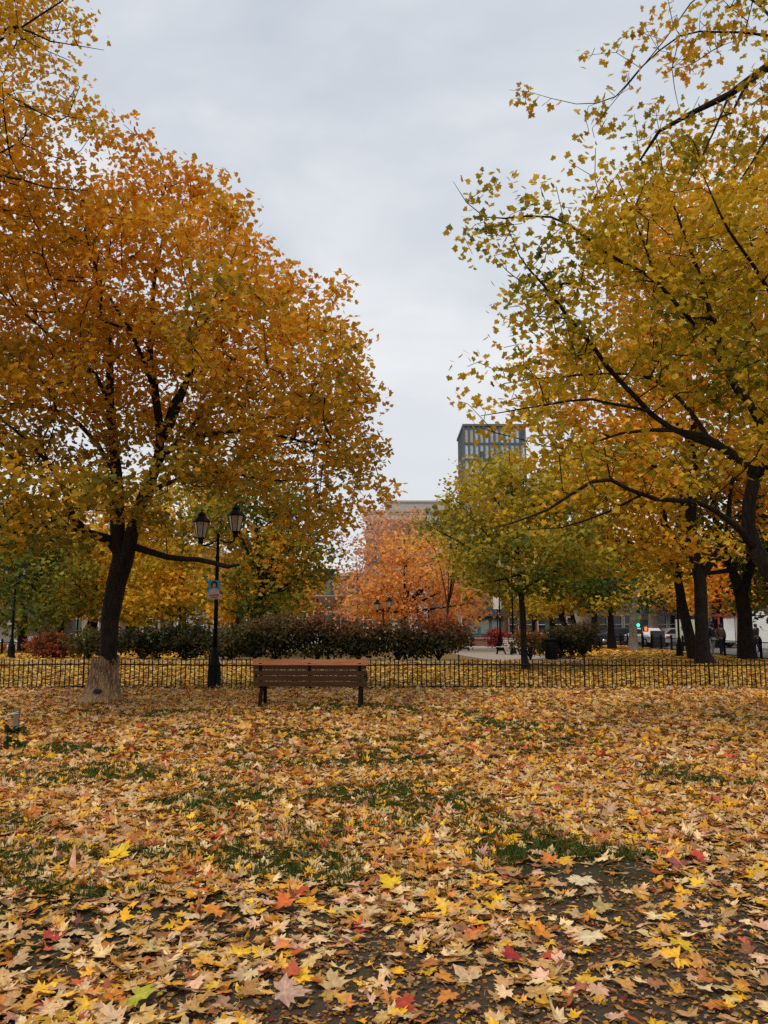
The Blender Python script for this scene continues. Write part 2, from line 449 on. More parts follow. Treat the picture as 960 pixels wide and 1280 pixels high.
# --- main maple on the left
D0 = 16.0
b0 = G(125, 876)
limbs = [
    [(W(130, 850, 16)[0], 16.0, .3, .16), (*W(133.5, 840, D0), .175), (*W(134.5, 826, D0), .18), (*W(140, 780, D0), .185), (*W(146, 735, D0), .205), (*W(152, 700, D0), .215), (*W(149, 675, D0), .16), (*W(146, 640, D0), .15), (*W(143, 589, D0), .12), (*W(138, 520, D0+.2), .10), (*W(138, 458, D0+.3), .08), (*W(128, 380, D0+.5), .05), (*W(112, 300, D0+.6), .03)],
    LM((149, 732, D0, .15), (158, 703, D0, .17), (165, 672, D0-.1, .175), (176, 630, D0-.2, .15), (190, 590, D0-.1, .13), (203, 545, D0, .11), (193, 480, D0, .09), (190, 411, D0, .07), (195, 344, D0, .05), (205, 270, D0, .025), (200, 200, D0, .012)),
    LM((203, 548, D0, .10), (224, 505, D0-.3, .085), (245, 443, D0-.4, .075), (255, 391, D0-.5, .05), (281, 372, D0-.5, .04), (305, 320, D0-.5, .02), (310, 280, D0, .012)),
    LM((245, 443, D0-.4, .06), (243, 385, D0, .045), (235, 310, D0+.6, .03), (240, 230, D0+.6, .015)),
    LM((190, 590, D0-.1, .09), (224, 552, D0-.4, .075), (291, 541, D0-.8, .055), (345, 545, D0-1, .035), (420, 560, D0-1, .02), (460, 560, D0-1, .01)),
    LM((224, 552, D0-.4, .055), (250, 522, D0+.2, .05), (286, 513, D0+.6, .04), (340, 480, D0+1, .025), (410, 470, D0+1, .012)),
    LM((203, 545, D0, .07), (240, 470, D0+1.0, .05), (310, 440, D0+2, .035), (370, 410, D0+2.4, .015)),
    LM((147, 690, D0, .12), (133, 675, D0, .115), (107, 668, D0-.3, .10), (90, 650, D0-.5, .09), (83, 623, D0-.7, .07), (60, 580, D0-1, .05), (20, 540, D0-1.4, .03), (-30, 500, D0-1.5, .02)),
    LM((100, 664, D0-.4, .055), (60, 657, D0-1.2, .045), (20, 667, D0-2.0, .035), (-30, 672, D0-2.6, .02)),
    LM((168, 684, D0, .10), (185, 690, D0-.3, .085), (207, 697, D0-.7, .07), (247, 699, D0-1.2, .06), (283, 709, D0-1.6, .05), (300, 705, D0-1.8, .02)),
    LM((143, 589, D0, .07), (99, 530, D0+.4, .055), (40, 508, D0+.6, .045), (-20, 503, D0+.6, .03)),
    LM((138, 520, D0, .06), (120, 468, D0-.6, .05), (70, 425, D0-1.2, .035), (21, 385, D0-1.6, .02)),
    LM((190, 480, D0, .06), (161, 411, D0-1, .045), (130, 360, D0-1.4, .035), (112, 310, D0-1.6, .02), (100, 250, D0-1.6, .01)),
    LM((176, 630, D0, .08), (215, 600, D0+1.2, .06), (270, 590, D0+2.4, .045), (350, 600, D0+2.6, .03), (400, 600, D0+2.8, .012)),
]
env = [E(175, 238, 16.5, 52, 46, 2.0), E(112, 290, 16, 62, 66, 2.4), E(242, 268, 16.5, 54, 48, 2.0), E(302, 318, 16.2, 52, 46, 2.1), E(352, 394, 16.5, 66, 56, 2.5),
       E(240, 370, 15.0, 110, 95, 3.2), E(395, 455, 16, 62, 52, 2.6), E(425, 535, 16, 56, 58, 2.6), E(330, 500, 14.5, 100, 75, 3.0), E(415, 600, 15.5, 52, 40, 2.2, .8),
       E(200, 470, 17.5, 130, 90, 3.0), E(70, 400, 15, 110, 110, 3.4), E(50, 520, 14.5, 110, 80, 3.0), E(140, 610, 13.0, 90, 40, 1.6), E(-50, 450, 15, 110, 150, 3.0),
       E(10, 620, 12.5, 90, 40, 1.8), E(40, 330, 17, 80, 80, 2.5), E(300, 580, 18, 90, 36, 2.0), E(250, 590, 15, 50, 28, 1.5, .7), E(-20, 665, 12.5, 60, 35, 1.4), E(40, 655, 13, 70, 35, 1.4), E(420, 560, 16, 66, 40, 2.0), E(400, 650, 17, 46, 26, 1.6), E(180, 645, 14, 36, 20, 1.2, .7)]
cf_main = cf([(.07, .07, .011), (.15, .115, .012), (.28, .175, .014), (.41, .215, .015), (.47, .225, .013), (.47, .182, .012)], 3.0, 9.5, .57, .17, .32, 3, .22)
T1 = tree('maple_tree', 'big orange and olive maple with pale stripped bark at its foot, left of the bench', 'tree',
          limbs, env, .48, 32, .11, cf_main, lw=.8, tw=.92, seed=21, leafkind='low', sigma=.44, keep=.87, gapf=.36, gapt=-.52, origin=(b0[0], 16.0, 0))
# its pale lower bark, flared into roots
def pale_base():
    n = 96; g = np.random.default_rng(5); V = []; zs = np.linspace(-.02, .92, 40)
    x0 = W(130, 850, 16)[0]
    ph = g.uniform(0, 6.28, 6)
    for z in zs:
        t = 1-z/.92
        cx = x0-.02+.03*(z/.92)
        for k in range(n):
            a = 2*math.pi*k/n
            lob = sum(math.sin(a*(i+2)+ph[i])*(.5/(i+1)) for i in range(5))
            r = .248+.075*t+.05*t*t+(.14+.20*max(0, lob))*t**5+.014*lob+.013*math.sin(a*15+z*5+2*math.sin(z*7))+.008*math.sin(a*23-z*8)+g.normal()*.006
            if z > .905: r -= .015
            V.append((cx+r*math.cos(a)-(.06*t**3), r*math.sin(a)*.9, z+(.035*math.sin(a*3+1)+.02*math.sin(a*7))*(z/.92)**6))
    K = len(zs); fs = [(i*n+k, i*n+(k+1) % n, (i+1)*n+(k+1) % n, (i+1)*n+k) for i in range(K-1) for k in range(n)]
    V.append((x0, 0, .87)); fs += [((K-1)*n+k, (K-1)*n+(k+1) % n, len(V)-1) for k in range(n)]
    m = MB(); m.add([(a-b0[0], b, c) for a, b, c in V], fs, True)
    o = m.build('lower_bark', M['bark_pale'], T1); o['label'] = 'pale weathered bark band flaring into the roots'
    h = MB(); h.lathe([(.0, 0), (.05, .01), (.055, .03), (.02, .035)], 12)
    k = h.build('knot_hole', M['black'], o); k.location = (x0-b0[0]+.01, -.335, .30); k.rotation_euler = (R(80), 0, 0); k.scale = (1.5, .9, 1)
pale_base()

# --- tree reaching in from beyond the left edge, top
xo = -9.5
limbs = [[(xo, 12.5, 0, .3), (xo+.1, 12.5, 2.5, .24), (xo+.2, 12.4, 5.5, .2), (xo+.6, 12.2, 8.0, .14), (xo+1.2, 12.2, 10.5, .09), (xo+1.8, 12, 12.6, .03)],
         [(xo+.2, 12.4, 5.5, .12), *LM((-60, 250, 12, .07), (0, 220, 11.5, .035), (60, 235, 11.5, .02), (110, 240, 11.5, .01))],
         [(xo+.4, 12.3, 7, .12), *LM((-60, 90, 12, .07), (0, 110, 11.8, .045), (35, 132, 11.6, .03), (70, 150, 11.5, .015))],
         [(xo+.5, 12.3, 7.6, .1), *LM((-40, 80, 11.8, .05), (0, 50, 11.5, .03), (80, 0, 11.5, .02))],
         [(xo+.4, 12.3, 7.2, .09), *LM((-20, 50, 12.5, .045), (60, 52, 12.3, .02), (130, 62, 12.2, .006))]]
env = [E(25, 25, 12, 75, 38, 1.6), E(75, 10, 12, 38, 28, 1.2), E(50, 95, 12, 60, 40, 1.5), E(85, 60, 12.2, 32, 18, .8), E(90, 118, 11.8, 32, 18, .9), E(25, 165, 11.8, 70, 40, 1.5), E(95, 150, 11.8, 28, 12, .7), E(10, 225, 12, 70, 40, 1.6, .7), E(-90, 100, 12.5, 100, 160, 2.5), E(-20, -80, 12.5, 110, 90, 2.2)]
tree('autumn_tree', 'orange gold tree whose leafy sprays reach in at the top left corner', 'tree', limbs, env, .38, 19, .085,
     cf([OLY, (.38, .24, .018), (.46, .26, .018), (.5, .24, .016), ORNG], 5, 12, .2, .2, .45, 9, .3), seed=33, sigma=.5, keep=.85, gapf=.5, gapt=-.75, lw=.6)

# --- near tree on the right, trunk just off the frame
Dn = 11.0
limbs = [
    [(6.05, 10.6, 0, .30), (5.9, 10.7, 1.2, .24), (*W(985, 745, 10.8), .20), (*W(960, 706, 10.9), .17), (*W(937, 655, 11), .15), (*W(942, 606, 11), .14), (*W(940, 588, 11), .125), (*W(905, 562, 11), .10), (*W(880, 546, 11), .09), (*W(842, 536, 11), .055), (*W(776, 542, 11.2), .03), (*W(730, 560, 11.4), .012)],
    LM((942, 595, 11, .11), (965, 580, 10.8, .09), (990, 540, 10.6, .08), (1000, 480, 10.4, .06), (985, 400, 10.4, .05), (975, 300, 10.6, .03)),
    LM((975, 570, 10.8, .08), (955, 540, 10.8, .075), (936, 500, 10.8, .07), (912, 466, 11, .065), (890, 400, 11.2, .05), (862, 398, 11.2, .012)),
    LM((912, 466, 11, .06), (880, 420, 11, .05), (850, 385, 11, .04), (820, 354, 11, .035), (759, 315, 11, .03), (689, 272, 11, .022), (605, 271, 11, .012), (566, 228, 11, .004)),
    LM((905, 560, 11, .07), (860, 545, 11, .06), (816, 516, 11, .05), (759, 457, 10.9, .045), (728, 416, 10.8, .035), (680, 357, 10.7, .025), (650, 320, 10.7, .012), (632, 280, 10.7, .006)),
    LM((945, 690, 11, .09), (925, 662, 10.8, .06), (895, 640, 10.6, .05), (859, 627, 10.4, .045), (820, 622, 10.3, .04), (785, 610, 10.2, .038), (763, 598, 10.1, .035), (741, 601, 10, .03), (684, 636, 10, .022), (627, 658, 10, .01)),
    LM((800, 620, 10.3, .025), (760, 640, 10.6, .02), (700, 660, 10.8, .012), (655, 662, 11, .005)),
    LM((886, 549, 11, .05), (850, 500, 11.8, .04), (800, 470, 12.2, .03), (700, 470, 12.4, .02), (630, 480, 12.5, .01)),
    LM((890, 400, 11.2, .05), (870, 330, 11.4, .035), (840, 250, 11.5, .02), (820, 180, 11.5, .01)),
    LM((985, 400, 10.4, .04), (940, 330, 10.2, .03), (900, 270, 10, .02), (880, 220, 10, .01)),
    LM((820, 354, 11, .03), (800, 290, 11, .02), (770, 220, 11, .008)),
    LM((816, 516, 11, .035), (740, 500, 10.4, .025), (660, 510, 10.2, .015), (600, 520, 10.1, .006)),
]
env = [E(612, 235, 11, 26, 20, .5, .8), E(600, 285, 11, 28, 32, .6, 1), E(598, 345, 11, 22, 26, .5, .8), E(640, 290, 11, 36, 45, .8), E(690, 265, 11, 42, 40, .9, .8), E(745, 225, 11, 50, 32, 1.0, .6), E(725, 330, 11, 70, 60, 1.2),
       E(660, 390, 10.9, 38, 30, .8, .8), E(640, 500, 10.8, 55, 42, 1.2), E(680, 430, 11, 60, 50, 1.3), E(800, 280, 11.2, 85, 72, 1.5, 1), E(860, 230, 11.2, 80, 50, 1.4, .9), E(880, 330, 11.5, 90, 90, 1.8), E(950, 320, 10.6, 60, 120, 1.5),
       E(780, 420, 12, 90, 70, 1.6, .8), E(900, 460, 10.6, 80, 50, 1.4, .7), E(700, 560, 10.8, 60, 28, 1.2, .6), E(790, 570, 10.2, 60, 35, .9, .45), E(850, 600, 9.9, 60, 24, .7, .7), E(960, 520, 10.2, 50, 70, 1.2, .7), E(700, 625, 10.2, 60, 20, .6, .5), E(1050, 420, 10.8, 90, 180, 2), E(622, 492, 11, 42, 32, .9), E(600, 462, 11, 22, 18, .5, 1), E(665, 470, 11.3, 50, 40, 1.0)]
tree('maple_tree', 'near olive yellow maple reaching in from the right edge on long dark limbs', 'tree', limbs, env, .30, 11, .095,
     cf([(.10, .10, .011), (.26, .195, .012), (.40, .26, .015), (.48, .285, .016), (.50, .25, .014)], 3, 9, .05, .22, .45, 14, .3), seed=44, sigma=.52, keep=.84, gapf=.5, gapt=-.72, lw=.72, tw=.62, leafkind='mid', twig=.0045, step=.25, rough=.035)

# --- sprays of a nearer tree at the top right
limbs = [[(5.6, 6.6, 0, .22), (5.5, 6.7, 2.0, .18), (5.2, 6.9, 4.0, .14), (*W(1080, 60, 7.2), .10), (*W(1000, 70, 7.3), .07), (*W(956, 87, 7.4), .045), (*W(912, 118, 7.5), .035), (*W(864, 142, 7.6), .025), (*W(824, 164, 7.7), .018), (*W(800, 200, 7.8), .01)],
         LM((956, 87, 7.4, .03), (930, 110, 7.3, .022), (915, 140, 7.2, .012), (880, 155, 7.2, .005)),
         LM((1000, 70, 7.3, .035), (960, 45, 7.5, .02), (900, 40, 7.6, .014), (850, 45, 7.6, .011), (800, 85, 7.6, .010), (770, 120, 7.6, .008), (720, 130, 7.6, .005), (660, 115, 7.6, .003), (636, 113, 7.6, .002)),
         LM((1000, 60, 7.3, .03), (940, 0, 7.8, .015), (880, -10, 7.8, .01), (830, 50, 7.8, .008), (790, 100, 7.8, .006), (740, 160, 7.8, .003)),
         LM((850, 45, 7.6, .008), (840, 85, 7.6, .006), (850, 140, 7.6, .003)),
         LM((800, 85, 7.6, .006), (770, 65, 7.6, .004), (740, 68, 7.6, .003), (722, 75, 7.6, .002)),
         LM((912, 118, 7.5, .02), (890, 170, 7.4, .012), (860, 230, 7.4, .006)),
         LM((1000, 80, 7.3, .04), (960, 170, 7.3, .02), (930, 220, 7.4, .01))]
env = [E(650, 117, 7.6, 18, 6, .1, 3), E(685, 122, 7.6, 22, 9, .15, 3), E(740, 112, 7.6, 30, 10, .2, 2), E(775, 110, 7.6, 18, 14, .25, 2), E(752, 70, 7.6, 26, 6, .15, 2), E(800, 55, 7.6, 26, 22, .3, 1), E(830, 20, 7.6, 30, 24, .4, .8), E(850, 60, 7.5, 25, 24, .4, .7),
       E(900, 40, 7.5, 45, 40, .5, .5), E(920, 110, 7.5, 50, 40, .5, .5), E(870, 175, 7.6, 60, 35, .6, .6), E(930, 190, 7.4, 50, 50, .7, .9), E(800, 180, 7.8, 35, 22, .4, .6), E(950, 5, 7.4, 40, 30, .5, 1), E(1020, 120, 7.4, 70, 130, .9, .8), E(900, 150, 7.6, 60, 50, .6, .8), E(870, 60, 7.8, 70, 60, .6, .6), E(740, 155, 7.8, 22, 22, .2, 1.5), E(820, 160, 7.7, 40, 24, .4, 1)]
tree('maple_tree', 'sparse orange brown maple sprays overhanging the top right corner', 'tree', limbs, env, .19, 5.5, .072,
     cf([(.12, .12, .012), (.24, .19, .015), (.34, .23, .018), (.42, .22, .016), ORNG], 4, 8, 0, .22, .5, 19, .5), seed=55, sigma=.5, keep=.85, gapf=.8, gapt=-.6, lw=.75, leafkind='maple', twig=.0028, step=.2, rough=.012)

# --- behind the fence
cf_gold = cf([OLIVE, OLY, GOLD, (.50, .23, .018), ORNG], 3, 12, .15, .22, .45, 61, .2)
def pxbase(px, D): return W(px, 784, D)[0]

# big golden tree, trunk A
def ground_at(px, D): return [(W(px, 784, D)[0], D, 0)]
xA = W(878, 784, 34)[0]
limbs = [[(xA, 34, 0, .48), (*W(879, 815, 34), .29), (*W(877, 780, 34), .26), (*W(874, 730, 34), .245), (*W(868, 690, 34), .24), (*W(863, 640, 34), .21), (*W(866, 590, 34), .18), (*W(868, 540, 34.2), .14), (*W(862, 480, 34.3), .1), (*W(850, 420, 34.5), .05), (*W(855, 350, 34.5), .02)],
         LM((876, 722, 34, .18), (888, 700, 33.6, .15), (905, 672, 33.4, .12), (912, 620, 33, .08), (925, 560, 33, .05)),
         LM((868, 690, 34, .14), (850, 675, 33.5, .10), (810, 660, 33, .07), (770, 655, 32.6, .05), (720, 660, 32, .02)),
         LM((862, 640, 34, .14), (838, 600, 33.5, .1), (800, 570, 33, .08), (760, 545, 33, .05), (700, 530, 33, .02)),
         LM((866, 600, 34, .12), (885, 560, 34.5, .09), (915, 520, 35, .06), (950, 480, 35, .03)),
         LM((866, 560, 34, .1), (830, 500, 34, .07), (790, 460, 34, .04), (760, 420, 34, .02))]
env = [E(710, 600, 33, 46, 44, 3), E(770, 540, 33, 72, 70, 4), E(830, 470, 34, 80, 80, 4), E(880, 400, 35, 90, 80, 4), E(800, 400, 34.5, 60, 60, 3, .7), E(870, 560, 35, 100, 70, 4.5), E(780, 620, 32, 80, 35, 3, .8), E(700, 650, 32, 45, 30, 2, .8), E(940, 600, 34, 60, 60, 4), E(740, 680, 33, 60, 25, 2, .8), E(960, 480, 35, 60, 100, 4), E(850, 680, 31, 60, 22, 2, .7), E(715, 515, 33, 34, 40, 3), E(650, 635, 33, 44, 34, 3), E(720, 465, 33, 46, 50, 3), E(870, 310, 36, 100, 70, 4), E(790, 350, 35, 60, 60, 3.5, .8), E(950, 380, 36, 70, 100, 4), E(900, 240, 37, 80, 50, 4, .8)]
tree('golden_maple_tree', 'tall golden tree with a thick dark flared trunk behind the fence at right', 'tree', limbs, env, 1.05, 40, .23, cf_gold, seed=66, sigma=.46, keep=.85, gapf=.15, gapt=-1.1, leafkind='low', twig=.010, step=.6, group='trees in the park beyond the fence')

# leaning trunk next to A
xB = W(866, 784, 38)[0]
limbs = [[(xB, 38, 0, .3), (*W(861, 790, 38), .24), (*W(853, 755, 38), .22), (*W(843, 715, 38), .19), (*W(836, 680, 38), .20), (*W(828, 640, 38), .15), (*W(820, 590, 38), .1), (*W(800, 540, 38), .05)],
         LM((846, 715, 38, .15), (820, 690, 37.5, .1), (780, 675, 37, .05)), LM((836, 680, 38, .14), (850, 650, 38.5, .1), (852, 600, 39, .05))]
env = [E(780, 590, 38, 60, 50, 3), E(830, 620, 39, 60, 50, 3), E(750, 650, 37, 50, 35, 2.5), E(820, 700, 38, 50, 25, 2.5, .8), E(730, 600, 38, 40, 40, 3)]
tree('golden_maple_tree', 'golden tree with a slender trunk leaning left beside the thick dark trunk', 'tree', limbs, env, 1.15, 34, .26, cf([OLIVE, OLY, GOLD, GOLD, ORNG], 3, 12, .1, .2, .45, 71, .2), seed=67, sigma=.48, keep=.8, twig=.012, step=.7, group='trees in the park beyond the fence')

# trunk B dark green
xC = W(932, 784, 38)[0]
limbs = [[(xC, 38, 0, .46), (*W(932, 800, 38), .36), (*W(931, 770, 38), .32), (*W(927, 745, 38), .32), (*W(915, 715, 38), .2), (*W(900, 680, 38), .16), (*W(890, 630, 38), .1), (*W(885, 580, 38), .05)],
         LM((929, 745, 38, .22), (938, 710, 38, .2), (940, 660, 38, .16), (948, 600, 38, .1)), LM((915, 712, 38, .12), (890, 716, 37, .09), (862, 718, 36.5, .05), (830, 712, 36, .02)),
         LM((938, 710, 38, .12), (965, 680, 37.5, .1), (1000, 650, 37, .05))]
env = [E(925, 640, 39, 60, 60, 4), E(960, 690, 38, 50, 50, 3.5), E(985, 740, 37, 40, 34, 3), E(890, 690, 39, 36, 26, 3, .8), E(1010, 620, 38, 70, 80, 4), E(945, 745, 39, 22, 22, 2)]
tree('maple_tree', 'dark green and gold tree with a forked trunk near the right edge behind the fence', 'tree', limbs, env, 1.1, 38, .24, cf([DARK, GREEN, OLIVE, OLY, GOLD], 3, 12, .45, .25, .18, 81, .2), seed=68, sigma=.48, keep=.85, twig=.012, step=.7, group='trees in the park beyond the fence')

# young tree
xD = W(656, 784, 29)[0]
limbs = [[(xD, 29, 0, .22), (*W(655, 815, 29), .14), (*W(653, 770, 29), .145), (*W(651, 735, 29), .13), (*W(646, 690, 29), .11), (*W(642, 640, 29), .08), (*W(638, 590, 29), .04), (*W(636, 565, 29), .015)],
         LM((651, 745, 29, .07), (625, 715, 28.6, .05), (580, 680, 28.2, .035), (530, 655, 28, .015)), LM((651, 738, 29, .06), (690, 715, 28.6, .045), (740, 700, 28.2, .015)),
         LM((646, 700, 29, .06), (610, 670, 29.5, .04), (575, 630, 30, .015)), LM((645, 690, 29, .06), (680, 660, 29.5, .04), (720, 630, 30, .015)),
         LM((642, 650, 29, .05), (615, 620, 28.7, .03), (600, 590, 28.5, .012)), LM((649, 715, 29, .05), (640, 720, 27.8, .035), (600, 730, 27, .015)), LM((649, 715, 29, .05), (680, 725, 27.8, .03), (720, 735, 27, .012))]
env = [E(618, 606, 29, 36, 28, 1.8), E(610, 645, 29, 50, 40, 2.4), E(680, 640, 29.5, 60, 50, 2.4), E(600, 694, 28.5, 38, 24, 1.6), E(650, 690, 28, 80, 30, 2.4), E(715, 700, 28.5, 40, 30, 1.8), E(622, 726, 27.5, 38, 16, 1.2), E(680, 735, 27.5, 40, 16, 1.2), E(550, 655, 28, 26, 12, .9, .7), E(660, 600, 30, 34, 28, 1.4)]
tree('young_maple_tree', 'young olive green maple with a straight slim trunk between the path and the fence', 'tree', limbs, env, .72, 38, .165, cf([GREEN, OLIVE, OLY, (.33, .235, .018), GOLD], 2.2, 8, .42, .24, .30, 91, .3), seed=69, sigma=.48, keep=.9, twig=.007, step=.5, tw=.75, group='trees in the park beyond the fence')

# trees behind the hedge, left to right
def bgtree(name, label, px, D, trunk_top_y, env, colf, seed, cell=1.15, per=38, ls=.28, r=.25, lean=0, keep=.88, bark='bark', extra=(), **kw):
    x = W(px, 784, D)[0]; top = W(px+lean, trunk_top_y, D)
    cy = min(W(0, 0, D)[2], top[2]) if False else top[2]
    cx = np.array([e[0] for e in env]); mc = cx.mean(0)
    limbs = [[(x, D, 0, r*1.4), (x+(top[0]-x)*.3, D, top[2]*.35, r), (top[0], D, top[2], r*.8), ((top[0]+mc[0])/2, D, (top[2]+mc[2])/2+.3, r*.55), (mc[0], mc[1], max(mc[2], top[2]+.6), r*.3)]]
    for e in env[:8]:
        c = e[0]; limbs.append([(top[0], D, top[2], r*.5), ((top[0]*1.2+c[0]*.8)/2, D+(c[1]-D)*.4, (top[2]*.9+c[2]*1.1)/2, r*.3), (c[0], c[1], c[2]+.2, r*.1)])
    for ex in extra: limbs.append(ex)
    return tree(name, label, 'tree', limbs, env, cell, per, ls, colf, seed=seed, sigma=.5, keep=keep, twig=.012, step=.8, bark=bark, limb_n=8, **kw)
GB = 'trees in the park beyond the fence'
bgtree('willow_tree', 'drooping olive green tree behind the red bush at far left', 30, 50, 720, [E(50, 690, 49, 52, 40, 4), E(15, 735, 48, 45, 40, 3), E(65, 750, 48, 34, 34, 2.5), E(-30, 700, 50, 50, 60, 3), E(95, 735, 49, 22, 40, 2.5), E(20, 660, 50, 60, 40, 3), E(30, 765, 48, 36, 18, 2), E(15, 715, 38.5, 52, 26, 1.2), E(40, 735, 39, 34, 20, 1.1)],
       cf([DARK, GREEN, OLIVE, OLY, (.34, .23, .02)], 0, 8, .05, .25, .42, 101, .2), 102, group=GB, ls=.24, per=42)
bgtree('golden_tree', 'bright golden tree behind the lower trunk of the big maple', 118, 57, 735, [E(125, 690, 56, 45, 45, 4), E(160, 720, 55, 40, 40, 3.5), E(105, 735, 55, 26, 36, 3), E(180, 670, 57, 40, 35, 3), E(160, 765, 54, 30, 18, 2), E(120, 640, 57, 60, 40, 3)],
       cf([OLY, GOLD, YEL, (.6, .32, .03)], 0, 9, .0, .2, .5, 103, .2), 104, group=GB, ls=.30)
bgtree('golden_tree', 'golden orange tree filling the gap between big maple trunk and lamp post', 232, 53, 750, [E(205, 730, 52, 38, 32, 3), E(232, 690, 53, 46, 40, 3.5), E(250, 740, 52, 28, 26, 2.5), E(195, 765, 52, 30, 18, 2), E(235, 768, 52, 34, 16, 2), E(230, 640, 54, 60, 40, 3)],
       cf([OLIVE, OLY, GOLD, (.55, .27, .02)], 0, 9, .05, .25, .5, 105, .2), 106, group=GB, ls=.28, lean=-6)
bgtree('golden_tree', 'small orange gold tree right of the lamp post behind the hedge', 296, 47, 765, [E(292, 735, 47, 26, 26, 2), E(305, 700, 47, 30, 30, 2.5), E(280, 765, 47, 14, 12, 1.2)],
       cf([OLY, GOLD, (.58, .28, .02), ORNG], 0, 8, .05, .2, .5, 107, .25), 108, group=GB, ls=.26, lean=6, cell=1.0)
bgtree('maple_tree', 'broad green and amber maple above the hedge behind the bench', 318, 42, 752, [E(320, 650, 42, 70, 50, 3.5), E(375, 690, 42, 46, 38, 3), E(330, 710, 40.5, 62, 34, 2.5), E(285, 640, 43, 40, 40, 3), E(395, 655, 43, 36, 36, 2.5), E(360, 740, 41, 46, 22, 2), E(400, 715, 42, 24, 24, 1.8), E(340, 765, 42, 60, 14, 1.8, .7), E(310, 600, 43, 60, 40, 3)],
       cf([GREEN, (.085, .10, .014), OLIVE, OLY, (.40, .19, .018), ORNG], 2, 10, .18, .26, .35, 109, .22), 110, group=GB, ls=.23, per=46, cell=1.1, lean=6, r=.3)
bgtree('orange_maple_tree', 'bright orange maple over the hedge left of the path', 505, 55, 765, [E(478, 735, 55, 40, 34, 3), E(520, 715, 55, 44, 40, 3.5), E(560, 740, 54, 40, 30, 3), E(588, 758, 53, 24, 26, 2), E(565, 715, 54, 30, 24, 2), E(505, 690, 56, 34, 26, 2.5), E(470, 765, 54, 40, 14, 2), E(535, 765, 53.5, 40, 20, 2)],
       cf([(.34, .13, .04), (.50, .21, .055), (.58, .26, .065), (.58, .30, .06)], 0, 10, .0, .25, .55, 111, .2), 112, group=GB, ls=.25, per=34, keep=.85)
bgtree('sparse_birch_tree', 'half bare tree with pinkish orange leaves and thin stems against the sky', 447, 62, 730, [E(445, 690, 62, 22, 40, 2.5, .7), E(470, 670, 62, 24, 34, 2.5, .7), E(430, 735, 61, 20, 26, 2, .9), E(460, 740, 61, 24, 24, 2), E(425, 760, 60, 26, 24, 2)],
       cf([(.34, .15, .09), (.48, .23, .13), (.52, .29, .17)], 0, 10, 0, .2, .5, 113, .2), 114, group=GB, ls=.22, per=16, cell=.9, r=.10, bark='bark_grey')
bgtree('sparse_birch_tree', 'thin russet tree rising before the low flat roofed building', 508, 68, 700, [E(500, 660, 68, 30, 26, 3, .8), E(530, 670, 68, 30, 26, 3, .8), E(480, 690, 68, 24, 24, 2.5)],
       cf([(.30, .15, .08), (.44, .23, .11), (.5, .30, .10)], 0, 14, 0, .2, .5, 115, .2), 116, group=GB, ls=.24, per=22, cell=1.0, r=.12)
bgtree('golden_tree', 'yellow green tree top left of the young maple before the flat roofed building', 560, 48, 760, [E(535, 668, 47, 30, 14, 1.4, .6), E(565, 640, 47, 20, 20, 1.6), E(580, 680, 48, 34, 36, 2.5), E(592, 604, 49, 26, 26, 2), E(625, 585, 49, 26, 20, 2, .8)],
       cf([OLIVE, OLY, (.36, .25, .02), GOLD], 0, 12, .1, .22, .42, 117, .22), 118, group=GB, ls=.22, per=36, cell=1.05, r=.07)
bgtree('dark_green_tree', 'dark green tree with a straight trunk behind the right hand hedge', 764, 56, 770, [E(755, 730, 55, 40, 28, 3), E(785, 712, 56, 36, 28, 3), E(740, 700, 56, 30, 26, 2.5), E(800, 740, 55, 24, 18, 2)],
       cf([DARK, GREEN, (.06, .09, .015), OLIVE], 0, 10, .1, .25, .42, 119, .2), 120, group=GB, ls=.26, per=46, cell=1.2, r=.26)
bgtree('grey_trunk_tree', 'yellow tree with a pale grey trunk beside the street railing', 790, 52, 765, [E(778, 752, 52, 24, 12, 2, .8), E(800, 745, 52, 26, 18, 2, .8), E(810, 715, 53, 34, 26, 2.5)],
       cf([OLIVE, OLY, YEL, GOLD], 0, 8, 0, .2, .5, 121, .2), 122, group=GB, ls=.24, per=24, cell=1.1, r=.27, bark='bark_grey')
bgtree('street_tree', 'orange tree with a brown trunk near the traffic light', 817, 66, 755, [E(825, 735, 66, 34, 22, 3), E(850, 750, 66, 26, 16, 2.5), E(800, 725, 67, 30, 22, 3)],
       cf([OLY, GOLD, (.50, .24, .03), ORNG], 0, 8, 0, .2, .55, 123, .2), 124, group=GB, ls=.28, per=28, r=.42, bark='bark_grey')
bgtree('street_tree', 'orange tree between the two dark trunks near the white hoarding', 895, 60, 745, [E(890, 735, 60, 32, 28, 3), E(912, 750, 60, 22, 20, 2.5), E(880, 705, 61, 34, 26, 3), E(925, 720, 61, 30, 30, 3)],
       cf([GOLD, (.50, .23, .025), ORNG, (.45, .15, .03)], 0, 9, 0, .2, .5, 125, .2), 126, group=GB, ls=.28, per=34, r=.42)
bgtree('golden_tree', 'yellow tree with twin dark stems behind the right hand hedge', 715, 58, 770, [E(700, 745, 58, 34, 24, 3), E(730, 755, 58, 28, 18, 2.5), E(690, 715, 58, 40, 26, 3)],
       cf([OLIVE, OLY, YEL, GOLD], 0, 9, 0, .22, .5, 127, .2), 128, group=GB, ls=.28, per=34, lean=-14,
       extra=[[(W(722, 784, 58)[0], 58, .8, .16), (*W(714, 765, 58), .14), (*W(710, 750, 58), .1)]])
